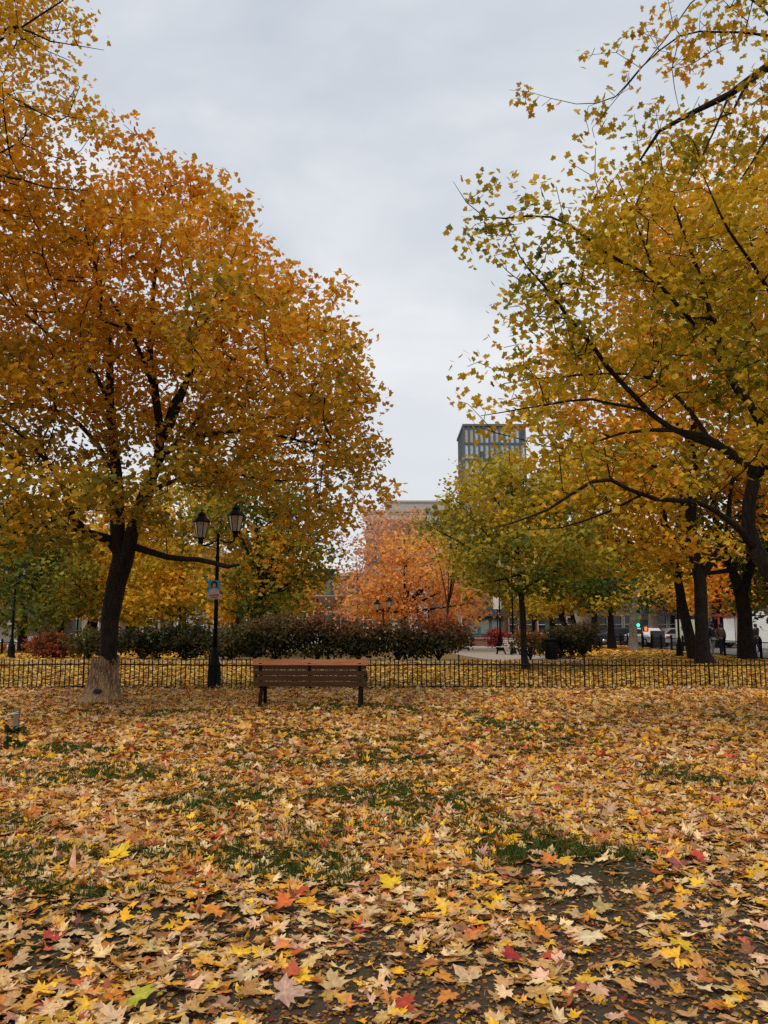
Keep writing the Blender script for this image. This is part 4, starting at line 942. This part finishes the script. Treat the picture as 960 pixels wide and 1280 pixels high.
# hoarding, posters, utility box, mural
def flatwall(name, label, a, b, h, mat, cat, t=.12):
    a = np.array(a); b = np.array(b); L = np.linalg.norm(b-a); rz = math.atan2(b[1]-a[1], b[0]-a[0])
    r = empty(name, (a[0], a[1], 0), rz); tag(r, label, cat)
    return r, L
r, L = flatwall('hoarding', 'white site hoarding beyond the railing at the right edge', (W(936, 784, 56)[0], 56), (W(1010, 784, 52)[0]+2, 52), 2.4, None, 'hoarding')
for i in range(4):
    m = MB(); m.box(i*L/4+.01, (i+1)*L/4-.01, 0, .08, .1, 2.55); m.build('panel', M['white'], r)
    m = MB(); m.box(i*L/4-.04, i*L/4+.04, -.06, .0, 0, 2.6); m.build('post', M['stone'], r)
g = random.Random(9)
for i in range(14):
    m = MB(); x = g.uniform(.3, L-.4); z = g.uniform(.9, 2.3); m.box(x, x+g.uniform(.05, .3), -.004, -.001, z, z+.03)
    m.build('scribbled_mark', M['metal_grey'], r)
r = empty('bus_shelter', (W(916, 784, 58)[0], 58, 0)); tag(r, 'bus shelter with a red roof edge and a white poster panel', 'shelter')
m = MB(); m.box(-1.0, 1.0, -.1, 1.3, 2.25, 2.42); m.build('roof', M['red'], r)
m = MB(); m.box(-.62, .12, 0, .06, .45, 2.1); m.build('poster_panel', M['white'], r)
for sx in (-.95, .95):
    m = MB(); m.box(sx-.05, sx+.05, 0, .1, 0, 2.247); m.build('post', M['red'], r)
m = MB(); m.box(.18, .9, .01, .04, .3, 2.1); m.build('side_panel', M['stone_pale'], r)
r = empty('utility_box', (W(823, 784, 58)[0], 58, 0)); tag(r, 'dark grey utility cabinet behind the street railing', 'cabinet')
m = MB(); m.box(-.45, .45, 0, .5, .1, 1.25); m.build('cabinet', M['metal_grey'], r, .03)
m = MB(); m.box(-.40, -.02, -.02, -.002, .2, 1.15); m.build('door', M['metal_grey'], r); m = MB(); m.box(.02, .40, -.02, -.002, .2, 1.15); m.build('door', M['metal_grey'], r)
m = MB(); m.box(-.5, .5, -.04, .54, 0, .098); m.build('plinth', M['concrete'], r)
r = empty('painted_panel', (W(859, 784, 54)[0], 54, 0)); tag(r, 'cream panel with green and orange painted shapes left of the thick trunk', 'sign')
m = MB(); m.box(-.75, .5, 0, .06, .55, 2.0); m.build('board', paint('cream', (.55, .55, .42), .6), r)
m = MB(); m.prism([(.28*math.cos(a*.6)-.15, 1.45+.26*math.sin(a*.6)) for a in range(10)], -.006, -.001, 'y'); m.build('green_shape', M['greenp'], r)
m = MB(); m.prism([(.25*math.cos(a*.9)+.12, .98+.28*math.sin(a*.9)) for a in range(7)], -.012, -.008, 'y'); m.build('orange_shape', M['orange'], r)
for sx in (-.6, .4): m = MB(); m.box(sx-.04, sx+.04, .07, .13, 0, 1.9); m.build('post', M['iron'], r)

# traffic light
tl = W(800, 780, 60)
r = empty('traffic_light', (tl[0]+.1, 60, 0)); tag(r, 'traffic light showing green with an orange pedestrian hand beside it', 'traffic light')
m = MB(); m.tube([(0, 0, 0), (0, 0, 3.6)], .06, 8); m.build('pole', M['metal_grey'], r)
m = MB(); m.box(-.42, -.12, -.12, .12, tl[2]-.25, tl[2]+.75); m.build('signal_head', M['greenp'], r, .02)
m = MB(); m.lathe([(.11, 0), (.11, .02)], 14); o = m.build('green_lens', M['glow_green'], r); o.location = (-.27, -.13, tl[2]-.08); o.rotation_euler = (R(90), 0, 0)
m = MB(); m.box(.10, .46, -.12, .12, tl[2]-.55, tl[2]-.10); m.build('pedestrian_head', M['metal_grey'], r, .02)
m = MB(); m.box(.17, .36, -.14, -.122, tl[2]-.48, tl[2]-.2); m.build('hand_signal', M['glow_red'], r)

# cars
def car(name, label, loc, rz, paintm, group='cars on the street beyond the railing'):
    r = empty(name, loc, rz); tag(r, label, 'car', group)
    prof = [(-2.1, .35), (-2.15, .75), (-1.95, .95), (-1.25, 1.0), (-.65, 1.42), (.75, 1.45), (1.45, 1.02), (2.05, .92), (2.15, .6), (2.1, .35)]
    m = MB(); n = len(prof); secs = [(-.86, .93), (-.80, 1.0), (.80, 1.0), (.86, .93)]
    vs = []; 
    for yy, s in secs:
        for x, z in prof: vs.append((x*(.985 if s < 1 else 1), yy*(1-.16*max(0, (z-.95))/.5), .35+(z-.35)*(s if z > .5 else 1)))
    fs = [tuple(range(n-1, -1, -1)), tuple(range(3*n, 4*n))]
    for k in range(3): fs += [(k*n+i, k*n+(i+1) % n, (k+1)*n+(i+1) % n, (k+1)*n+i) for i in range(n)]
    m.add(vs, fs); m.build('body', paintm, r, .03)
    for sy in (-1, 1):
        w = MB(); w.prism([(-1.12, 1.0), (-.62, 1.34), (.0, 1.36), (.0, 1.0)], sy*.80-.02+sy*.035, sy*.80+.02+sy*.035, 'y'); w.build('side_window', M['glass_dark'], r)
        w = MB(); w.prism([(.06, 1.0), (.06, 1.36), (.68, 1.36), (1.2, 1.02)], sy*.80-.02+sy*.035, sy*.80+.02+sy*.035, 'y'); w.build('side_window', M['glass_dark'], r)
    w = MB(); w.add([(1.42, -.7, 1.045), (1.42, .7, 1.045), (.82, .62, 1.44), (.82, -.62, 1.44)], [(0, 1, 2, 3)]); w.add([(1.40, -.7, 1.03), (1.40, .7, 1.03), (.80, .62, 1.42), (.80, -.62, 1.42)], [(3, 2, 1, 0)]); w.build('windscreen', M['glass_dark'], r)
    for sx in (-1.35, 1.35):
        for sy in (-.80, .80):
            w = MB(); w.lathe([(.20, -.1), (.32, -.1), (.34, -.06), (.34, .06), (.32, .1), (.20, .1)], 18)
            o = w.build('wheel', M['tyre'], r); o.location = (sx, sy, .34); o.rotation_euler = (R(90), 0, 0)
            w = MB(); w.lathe([(.195, -.105), (.20, 0), (.195, .105)], 14); w.build('rim', M['rim'], o)
    for sy in (-.6, .6):
        w = MB(); w.box(2.10, 2.17, sy-.16, sy+.16, .66, .80); w.build('headlight', M['glass_lamp'], r, .01)
        w = MB(); w.box(-2.17, -2.11, sy-.16, sy+.16, .70, .84); w.build('tail_light', M['red'], r, .01)
    return r
car('parked_car', 'white car near the traffic light', (W(808, 784, 64)[0], 64, 0), R(100), M['car_white'])
car('parked_car', 'silver car right of the utility cabinet', (W(842, 784, 66)[0], 66, 0), R(8), M['car_silver'])
car('parked_car', 'dark car seen left of the traffic light', (W(770, 784, 70)[0], 70, 0), R(4), M['car_dark'])
car('parked_car', 'dark parked car behind the two walkers', (W(885, 784, 60)[0]+1, 61, 0), R(185), M['car_dark'])

# shop fronts beyond the street
house('shop_building', 'beige shop building behind the traffic light', 742, 872, 82, 7.5, 7, 2, M['stone_pale'], group='buildings beyond the street', ww=1.3, wh=1.9)
house('shop_building', 'tan brick building behind the bus shelter at right', 874, 1040, 84, 9, 8, 3, M['brick_tan'], group='buildings beyond the street', ww=1.1, wh=1.6)
r = empty('awning', (W(838, 784, 81)[0], 81.6, 2.7)); tag(r, 'long grey awning on the beige shop building', 'awning')
m = MB(); m.prism([(-1.3, .0), (-1.3, .22), (.30, .75), (.30, .5)], -3.0, 3.2); m.build('canopy', M['metal_grey'], r)

# ------------------------------------------------------------- people
def person(name, label, loc, rz, H, joints, rads, coat, trousers, hair='hair', extra=None):
    r = empty(name, loc, rz); tag(r, label, 'person', 'people on the pavement')
    def skinm(nm, ks, edges, mat, grow=0, root=0, par=None, sub=1):
        me = bpy.data.meshes.new(nm); me.from_pydata([tuple(c*H for c in joints[k]) for k in ks], [(ks.index(a), ks.index(b)) for a, b in edges], [])
        o = bpy.data.objects.new(nm, me); C.objects.link(o); o.parent = par or r
        md = o.modifiers.new('s', 'SKIN'); 
        for i, k in enumerate(ks):
            q = (rads[k]+grow)*H; me.skin_vertices[0].data[i].radius = (q*(1.25 if k in ('chest', 'pelvis', 'waist') else 1), q)
        me.skin_vertices[0].data[root].use_root = True
        s = o.modifiers.new('u', 'SUBSURF'); s.levels = s.render_levels = sub; me.materials.append(M[mat]); return o
    ED = [('pelvis', 'waist'), ('waist', 'chest'), ('chest', 'neck'), ('neck', 'head'), ('head', 'crown')]
    for s in 'lr': ED += [('chest', 'sh'+s), ('sh'+s, 'el'+s), ('el'+s, 'wr'+s), ('wr'+s, 'hand'+s), ('pelvis', 'hip'+s), ('hip'+s, 'kn'+s), ('kn'+s, 'an'+s), ('an'+s, 'toe'+s)]
    ks = list(dict.fromkeys([k for e in ED for k in e]))
    skinm('body', ks, ED, 'skin', 0, 0, None, 2)
    E2 = [('pelvis', 'waist'), ('waist', 'chest'), ('chest', 'neck')]+[e for s in 'lr' for e in (('chest', 'sh'+s), ('sh'+s, 'el'+s), ('el'+s, 'wr'+s))]
    ks2 = list(dict.fromkeys([k for e in E2 for k in e])); skinm('coat', ks2, E2, coat, .012, 0, None, 2)
    E3 = [e for s in 'lr' for e in (('pelvis', 'hip'+s), ('hip'+s, 'kn'+s), ('kn'+s, 'an'+s), ('an'+s, 'toe'+s))]
    ks3 = list(dict.fromkeys([k for e in E3 for k in e])); skinm('trousers', ks3, E3, trousers, .008, 0, None, 1)
    hd = np.array(joints['crown'])*H; m = MB()
    m.lathe([(.001, .052*H), (.035*H, .045*H), (.056*H, .02*H), (.058*H, -.02*H), (.05*H, -.05*H), (.02*H, -.07*H)], 14, (hd[0], hd[1]+.012*H, hd[2]-.02*H)); m.build('hair', M[hair], r)
    if extra == 'bag':
        m = MB(); m.box(-.085*H, .085*H, -.16*H, -.085*H, .60*H, .80*H); m.build('backpack', M['greyc'], r, .02*H)
    return r
def pose(step=.06, arm=.02, bend=.0):
    j = dict(pelvis=(0, 0, .52), waist=(0, 0, .60), chest=(0, bend*.4, .74), neck=(0, bend*.8, .84), head=(0, bend, .895), crown=(0, bend+.01, .945))
    for s, q in (('l', -1), ('r', 1)):
        j['sh'+s] = (q*.105, bend*.4, .795); j['el'+s] = (q*.135, -q*arm+.01, .635); j['wr'+s] = (q*.13, q*arm+.05, .50); j['hand'+s] = (q*.125, q*arm+.07, .45)
        j['hip'+s] = (q*.05, 0, .49); j['kn'+s] = (q*.052, q*step*.5+.02, .275); j['an'+s] = (q*.052, q*step, .045); j['toe'+s] = (q*.055, q*step+.075, .02)
    return j
RAD = dict(pelvis=.062, waist=.06, chest=.07, neck=.034, head=.045, crown=.042)
for s in 'lr': RAD.update({'sh'+s: .038, 'el'+s: .026, 'wr'+s: .018, 'hand'+s: .014, 'hip'+s: .055, 'kn'+s: .036, 'an'+s: .024, 'toe'+s: .018})
person('person', 'person in a black jacket walking just right of the thick dark trunk', (W(889, 784, 44.5)[0], 44.5, 0), R(-160), 1.74, pose(), RAD, 'black', 'greyc', extra=None)
person('person', 'person in a brown coat and dark trousers walking beside the one in black', (W(900, 784, 43.5)[0], 43.5, 0), R(-170), 1.72, pose(.07), RAD, 'brownc', 'navy', extra='bag')
person('person', 'person in dark clothes in front of the white hoarding', (W(945, 784, 50)[0], 50, 0), R(95), 1.75, pose(.04, .01), RAD, 'black', 'black')

# ------------------------------------------------------------- ground
gm, nt, out = nmat('lawn_and_soil'); L = nt.links.new
tc = N(nt, 'ShaderNodeTexCoord')
sep = N(nt, 'ShaderNodeSeparateXYZ'); L(tc.outputs['Object'], sep.inputs[0])
n1 = N(nt, 'ShaderNodeTexNoise', Scale=.9, Detail=6.0, Roughness=.6); L(tc.outputs['Object'], n1.inputs['Vector'])
# soil edge: y + noise + slope by x
a1 = N(nt, 'ShaderNodeMath', operation='MULTIPLY_ADD'); a1.inputs[1].default_value = -.28; L(sep.outputs[0], a1.inputs[0]); L(sep.outputs[1], a1.inputs[2])
a2 = N(nt, 'ShaderNodeMath', operation='MULTIPLY_ADD'); a2.inputs[1].default_value = 2.6; L(n1.outputs['Fac'], a2.inputs[0]); L(a1.outputs[0], a2.inputs[2])
ed = N(nt, 'ShaderNodeMapRange'); ed.inputs[1].default_value = 5.7; ed.inputs[2].default_value = 6.3; L(a2.outputs[0], ed.inputs[0])
n2 = N(nt, 'ShaderNodeTexNoise', Scale=34.0, Detail=10.0, Roughness=.8); L(tc.outputs['Object'], n2.inputs['Vector'])
soil = ramp(nt, [(.3, (.058, .040, .025)), (.7, (.15, .108, .070))], n2.outputs['Fac'])
grass = ramp(nt, [(.3, (.022, .024, .010)), (.7, (.065, .062, .024))], n2.outputs['Fac'])
# fallen leaf mosaic beyond
vo = N(nt, 'ShaderNodeTexVoronoi', Scale=7.0); L(tc.outputs['Object'], vo.inputs['Vector'])
sv = N(nt, 'ShaderNodeSeparateColor'); L(vo.outputs['Color'], sv.inputs[0])
lit = ramp(nt, [(0, (.10, .06, .02)), (.25, (.30, .19, .06)), (.5, (.42, .25, .05)), (.75, (.45, .20, .04)), (1, (.50, .36, .16))], sv.outputs[0])
lf = N(nt, 'ShaderNodeMapRange'); lf.inputs[1].default_value = 18; lf.inputs[2].default_value = 30; lf.inputs[3].default_value = 0; lf.inputs[4].default_value = .45; L(sep.outputs[1], lf.inputs[0])
mg = N(nt, 'ShaderNodeMix', data_type='RGBA'); L(lf.outputs[0], mg.inputs[0]); L(grass.outputs[0], mg.inputs[6]); L(lit.outputs[0], mg.inputs[7])
ms = N(nt, 'ShaderNodeMix', data_type='RGBA'); L(ed.outputs[0], ms.inputs[0]); L(soil.outputs[0], ms.inputs[6]); L(mg.outputs[2], ms.inputs[7])
p = N(nt, 'ShaderNodeBsdfPrincipled', Roughness=.9); p.inputs['Specular IOR Level'].default_value = .15; L(ms.outputs[2], p.inputs['Base Color'])
bp = N(nt, 'ShaderNodeBump', Strength=1.0, Distance=.03); L(n2.outputs['Fac'], bp.inputs['Height']); L(bp.outputs[0], p.inputs['Normal']); L(p.outputs[0], out.inputs[0])
m = MB(); m.add([(-700, -300, 0), (700, -300, 0), (700, 1200, 0), (-700, 1200, 0)], [(0, 1, 2, 3)]); o = m.build('ground', gm); o['kind'] = 'structure'
# gravel path
pl = [G(a, b) for a, b in [(540, 812.5), (575, 819), (605, 824), (640, 828), (700, 831), (770, 830.5), (770, 827), (700, 823.5), (668, 819.5), (652, 812), (645, 806), (640, 803), (588, 803.2), (585, 806), (560, 809)]]
m = MB(); m.add([(q[0], q[1], .008) for q in pl], [tuple(range(len(pl)))]); o = m.build('path', paint('gravel', (.33, .27, .22), .9, .3, 9, .4)); o['kind'] = 'structure'
# low kerb edging between hedge bed and lawn
m = MB(); q0 = G(-40, 826.5); q1 = G(572, 826)
m.box(-18, 3.2, 35.0, 35.12, 0, .09); o = m.build('kerb', M['stone']); o['kind'] = 'structure'
# street and pavement on the right
m = MB(); m.add([(17.6, 20, .012), (24.0, 20, .012), (28.0, 68, .012), (19.6, 68, .012)], [(0, 1, 2, 3)]); o = m.build('pavement', paint('pavement_concrete', (.27, .25, .23), .85, .12, 1)); o['kind'] = 'structure'
m = MB(); m.add([(-60, 68.5, .016), (90, 68.5, .016), (90, 79, .016), (-60, 79, .016)], [(0, 1, 2, 3)]); o = m.build('road', paint('asphalt', (.055, .055, .057), .9, .15, 2)); o['kind'] = 'structure'

# ------------------------------------------------------------- fallen leaves
DRY = 1.12*np.array([(.46, .33, .17), (.50, .38, .22), (.55, .43, .27), (.42, .28, .13), (.40, .24, .08), (.46, .25, .05), (.55, .32, .03), (.60, .38, .04), (.43, .17, .04), (.30, .13, .05), (.20, .10, .05), (.40, .08, .04), (.48, .31, .24), (.28, .17, .09)])
WN = np.array([.13, .13, .12, .10, .09, .10, .10, .07, .08, .05, .04, .02, .05, .04]); WN /= WN.sum()
WM = np.array([.09, .09, .07, .09, .10, .15, .13, .06, .11, .06, .03, .03, .04, .03]); WM /= WM.sum()
def litter(name, label, y0, y1, dens, s0, s1, kind, wts, seed, soilthin=False, tint=(1, 1, 1), xlim=None, zmax=.03, curlk=1.0, side=1.6):
    g = np.random.default_rng(seed)
    def wid(y): return y*.5+side
    n = int((y1-y0)*(wid(y0)+wid(y1))*dens)
    y = g.uniform(y0, y1, n*2); x = g.uniform(-1, 1, n*2)*wid(y1); m = np.abs(x) < wid(y); x = x[m][:n]; y = y[m][:n]
    P = np.column_stack([x, y, np.zeros(len(x))])
    nz = mknoise(304, .38)(P); nz2 = mknoise(305, 1.0)(P)
    pr = np.clip((1.0+.36*nz+.36*nz2), .26, 1)
    if soilthin:
        e = np.clip((y-.28*x-4.2+.35*nz)/1.3, 0, 1); pr = np.clip(pr+.1, 0, 1)*(.15+.85*e+.55*np.clip(-(x+.3)/1.0, 0, 1)*(1-e))
    m = g.uniform(size=len(x)) < pr
    if xlim: m &= xlim(P)
    P = P[m]; n = len(P); nz = nz[m]
    P[:, 2] = .006+g.uniform(0, 1, n)**1.5*zmax
    nr = g.normal(size=(n, 3))*.26*np.array([1, 1, 0]); nr[:, 2] = 1
    w = g.choice(len(DRY), n, p=wts); col = DRY[w]*g.uniform(.72, 1.22, (n, 1))*np.array(tint)
    col = np.clip((col+g.normal(size=(n, 3))*.015)*np.array([1.12, 1.0, .83]), .01, .9)
    sz = g.uniform(s0, s1, n)*np.where(g.uniform(size=n) < .18, .6, 1)
    cm = np.where(g.uniform(size=n) < .18, 1.5, .6)*curlk
    curl = (g.normal(size=n)*.22*cm+.12, g.normal(size=n)*.42*cm, g.normal(size=n)*.25*cm, g.uniform(0, 6.28, n)) if kind in ('maple', 'mid') else None
    asp = g.uniform(.75, 1.1, n)
    o = leaves(name, P, sz, nr, col, kind, M['litter'] if kind == 'maple' else M['litter_far'], None, curl, asp, rg=g)
    # petioles for the nearest
    tag(o, label, 'fallen leaves', None, 'stuff'); return P, sz, col
litter('fallen_leaves', 'pale tan, golden and rust maple leaves scattered over bare soil in the foreground', 2.2, 5.2, 880, .057, .117, 'maple', WN, 301, True, zmax=.03)
litter('fallen_leaves', 'dense carpet of tan and orange maple leaves on the middle of the lawn', 5.2, 9.5, 600, .075, .128, 'maple', (WN+WM)/2, 302, True, zmax=.03)
litter('fallen_leaves', 'dense carpet of orange brown leaves around bench and big maple', 9.5, 20.2, 430, .105, .16, 'mid', WM, 303, zmax=.04)
litter('fallen_leaves', 'yellow brown leaves on the lawn between fence and hedge', 20.2, 36.5, 115, .13, .19, 'quad', WM, 304, tint=(.88, .94, .58), zmax=.05, side=3)
litter('fallen_leaves', 'bright yellow leaves on the grass near the far hedges', 36.5, 66, 42, .2, .3, 'quad', np.roll(WM, 0), 305, tint=(1.15, 1.15, .55), zmax=.05, xlim=lambda P: ((P[:, 0] > 9) & (P[:, 0] < 17.2+(P[:, 1]-36)*.06)) | (P[:, 0] < -9), side=3)

litter('leaf_fragments', 'small crumbled bits of leaf on the soil and lawn', 2.2, 8.5, 1500, .012, .035, 'quad', (WN+WM)/2, 311, tint=(.6, .55, .5), zmax=.006)

# petioles of the near leaves
g = np.random.default_rng(8); n = 900
y = g.uniform(2.4, 8, n); x = g.uniform(-1, 1, n)*(y*.5+.8)
m = MB()
for i in range(n):
    a = g.uniform(0, 6.28); l = g.uniform(.05, .10); z = g.uniform(.02, .035)
    m.tube([(x[i], y[i], z), (x[i]+l*.5*math.cos(a), y[i]+l*.5*math.sin(a), z+.012), (x[i]+l*math.cos(a+.3), y[i]+l*math.sin(a+.3), z+.002)], .0014, 3, False)
o = m.build('leaf_stalks', paint('stalk', (.40, .22, .09), .7)); tag(o, 'thin reddish leaf stalks lying among the foreground leaves', 'leaf stalks', None, 'stuff')

# standout leaves
def lone(px, py, col, size, label, seed, tilt=.25):
    g = np.random.default_rng(seed); c = G(px, py); c[2] = .05
    nr = np.array([[g.normal()*tilt, -abs(g.normal())*tilt-.1, 1.0]])
    curl = (np.array([.14]), np.array([g.normal()*.15]), np.array([.10]), np.array([g.uniform(0, 6)]))
    o = leaves('fallen_leaf', np.zeros((1, 3)), np.array([size*.82]), nr, np.array([col]), 'maple', M['litter'], None, curl, np.array([1.0]), rg=g)
    o.location = c; tag(o, label, 'leaf', 'leaves that stand out on the ground')
Y_ = (.62, .40, .02); RD = (.45, .06, .03); OR = (.62, .22, .03); PK = (.44, .27, .19); YG = (.36, .34, .035); TN = (.60, .48, .30)
for a in [(490, 1116, Y_, .17, 'bright yellow upturned maple leaf left of centre where lawn meets soil'), (147, 1078, Y_, .19, 'bright yellow leaf on the grass patch at left'),
          (875, 1079, RD, .15, 'flat red orange leaf alone on the soil at right'), (358, 1138, (.55, .13, .03), .16, 'red orange leaf left of centre on the upper edge of the soil'),
          (677, 1180, OR, .13, 'small orange leaf on bare soil right of centre'), (172, 1260, YG, .17, 'lime yellow leaf near the bottom left corner'),
          (505, 1268, (.36, .05, .03), .10, 'crimson leaf at the bottom edge near the centre'), (728, 1110, TN, .2, 'large pale tan leaf on the soil right of centre'),
          (738, 1184, TN, .17, 'star shaped cream leaf lying alone on bare soil'), (640, 1210, (.30, .03, .03), .12, 'dark red curled leaf on bare soil in the lower middle'),
          (355, 1256, PK, .18, 'pinkish leaf at the bottom left of centre'), (850, 1192, Y_, .15, 'yellow leaf on the soil towards the right edge'),
          (270, 1150, OR, .15, 'orange leaf at the left beside the grass edge')]:
    lone(*a, seed=abs(hash((a[0], a[1]))) % 9999)

g = np.random.default_rng(91)
def drift(name, label, P, seed, s0=.07, s1=.12):
    g = np.random.default_rng(seed); n = len(P); nr = g.normal(size=(n, 3))*.5; nr[:, 2] = 1
    col = DRY[g.choice(len(DRY), n, p=WM)]*g.uniform(.7, 1.15, (n, 1))
    curl = (g.normal(size=n)*.25+.1, g.normal(size=n)*.4, g.normal(size=n)*.25, g.uniform(0, 6.28, n))
    tag(leaves(name, P, g.uniform(s0, s1, n), nr, col, 'mid', M['litter_far'], None, curl, g.uniform(.8, 1.1, n), rg=g), label, 'fallen leaves', None, 'stuff')
n = 900; a = g.uniform(0, 6.28, n); rr = .30+np.abs(g.normal(size=n))*.16
drift('drifted_leaves', 'leaves heaped against the foot of the big maple', np.column_stack([W(130, 850, 16)[0]+rr*np.cos(a), 16+rr*np.sin(a), .02+np.clip(.13-(rr-.3)*.35, 0, 1)*g.uniform(0, 1, n)]), 5)
n = 3800; drift('drifted_leaves', 'leaves gathered along the foot of the iron fence', np.column_stack([g.uniform(-11, 11, n), FY+g.normal(size=n)*.16, .02+np.abs(g.normal(size=n))*.035]), 6)
for i, (bx, by) in enumerate([(-.62, .05), (-.2, .12), (.33, .02), (.7, .18)]):
    o = leaves('fallen_leaf', np.zeros((1, 3)), np.array([.11]), np.array([[.1, -.1, 1.]]), DRY[[5, 8, 0, 6][i]][None], 'maple', M['litter'], None, (np.array([.12]), np.array([.1]), np.array([.1]), np.array([i*1.])), np.array([1.]), rg=g)
    o.location = (W(389, 840, 15.75)[0]+bx, 15.75+by, .475); tag(o, ['golden leaf on the left end of the bench seat', 'rust leaf left of the middle of the bench seat', 'tan leaf right of the middle of the bench seat', 'yellow leaf on the right end of the bench seat'][i], 'leaf', 'leaves lying on the bench')

# grass blades in the gaps
g = np.random.default_rng(77); n = 420000
y = 4.2+(16-4.2)*g.uniform(0, 1, n)**1.25; x = g.uniform(-1, 1, n)*(y*.5+1.5)
P = np.column_stack([x, y, np.zeros(n)])
nz = mknoise(304, .38)(P); nz2 = mknoise(305, 1.0)(P)
e = (y-.28*x-4.9+.3*nz)
mm = (nz*.40+nz2*.34 < -.12) & (e > 0); mm |= (g.uniform(size=n) < .08) & (e > 0)
P = P[mm]; n = len(P)
h = g.uniform(.02, .07, n); a = g.uniform(0, 6.28, n); ln = g.uniform(.0, .045, n); w = .004+.0006*P[:, 1]
V = np.zeros((n, 3, 3)); V[:, 0] = P+np.column_stack([np.cos(a)*w, np.sin(a)*w, np.zeros(n)]); V[:, 1] = P-np.column_stack([np.cos(a)*w, np.sin(a)*w, np.zeros(n)])
b = g.uniform(0, 6.28, n); V[:, 2] = P+np.column_stack([np.cos(b)*ln, np.sin(b)*ln, h])
col = np.array([.065, .090, .018])*g.uniform(.5, 1.8, (n, 1))*(1+g.normal(size=(n, 1))*np.array([.25, .05, .1]))
o = np_mesh('grass', V.reshape(-1, 3), np.arange(3*n), np.full(n, 3), M['leaf'], None, col); tag(o, 'short green grass showing between the fallen leaves', 'grass', None, 'stuff')

# ------------------------------------------------------------- sky, light, camera
w = bpy.data.worlds.new('World'); bpy.context.scene.world = w; w.use_nodes = True; nt = w.node_tree; nt.nodes.clear(); L = nt.links.new
out = nt.nodes.new('ShaderNodeOutputWorld'); bg_ = nt.nodes.new('ShaderNodeBackground'); bg_.inputs[1].default_value = .09
sky = nt.nodes.new('ShaderNodeTexSky'); sky.sky_type = 'NISHITA'; sky.sun_disc = False; sky.sun_elevation = R(38); sky.sun_rotation = R(-150)
tc = nt.nodes.new('ShaderNodeTexCoord'); mp = nt.nodes.new('ShaderNodeMapping'); mp.inputs['Scale'].default_value = (1.2, 1.2, 2.6)
L(tc.outputs['Generated'], mp.inputs[0])
no = nt.nodes.new('ShaderNodeTexNoise'); no.inputs['Scale'].default_value = 2.1; no.inputs['Detail'].default_value = 6; no.inputs['Roughness'].default_value = .5
no.inputs['Distortion'].default_value = .3
L(mp.outputs[0], no.inputs['Vector'])
rp = ramp(nt, [(.34, (4.7, 5.15, 5.8)), (.50, (5.7, 6.05, 6.5)), (.64, (7.2, 7.35, 7.5))], no.outputs['Fac'])
sp = nt.nodes.new('ShaderNodeSeparateXYZ'); L(tc.outputs['Generated'], sp.inputs[0])
mr = nt.nodes.new('ShaderNodeMapRange'); mr.inputs[1].default_value = .08; mr.inputs[2].default_value = .5; mr.inputs[3].default_value = .65; mr.inputs[4].default_value = 0; L(sp.outputs[2], mr.inputs[0])
m0 = nt.nodes.new('ShaderNodeMix'); m0.data_type = 'RGBA'; L(mr.outputs[0], m0.inputs[0]); L(rp.outputs[0], m0.inputs[6]); m0.inputs[7].default_value = (7.2, 7.15, 7.1, 1)
mx = nt.nodes.new('ShaderNodeMix'); mx.data_type = 'RGBA'; mx.inputs[0].default_value = .93; L(sky.outputs[0], mx.inputs[6]); L(m0.outputs[2], mx.inputs[7])
L(mx.outputs[2], bg_.inputs[0]); L(bg_.outputs[0], out.inputs[0])
ld = bpy.data.lights.new('sun', 'SUN'); ld.energy = 1.5; ld.angle = R(20); ld.color = (1, .90, .76)
lo = bpy.data.objects.new('sun', ld); C.objects.link(lo); lo.rotation_euler = (R(28), R(-20), 0); lo.location = (0, 0, 40)
cd = bpy.data.cameras.new('camera'); cam = bpy.data.objects.new('camera', cd); C.objects.link(cam)
cam.location = (0, 0, CAMZ); cam.rotation_euler = (R(90)+TH, 0, 0)
cd.sensor_fit = 'VERTICAL'; cd.sensor_height = 36; cd.sensor_width = 27; cd.lens = F/1280*36; cd.clip_end = 3000; cd.clip_start = .05
sc = bpy.context.scene; sc.camera = cam
sc.view_settings.view_transform = 'Standard'; sc.view_settings.look = 'None'; sc.view_settings.exposure = .45; sc.view_settings.gamma = 1; sc.view_settings.use_curve_mapping = False
sc.cycles.max_bounces = 5; sc.cycles.diffuse_bounces = 3; sc.cycles.transmission_bounces = 4; sc.cycles.glossy_bounces = 2
sc.cycles.use_denoising = False
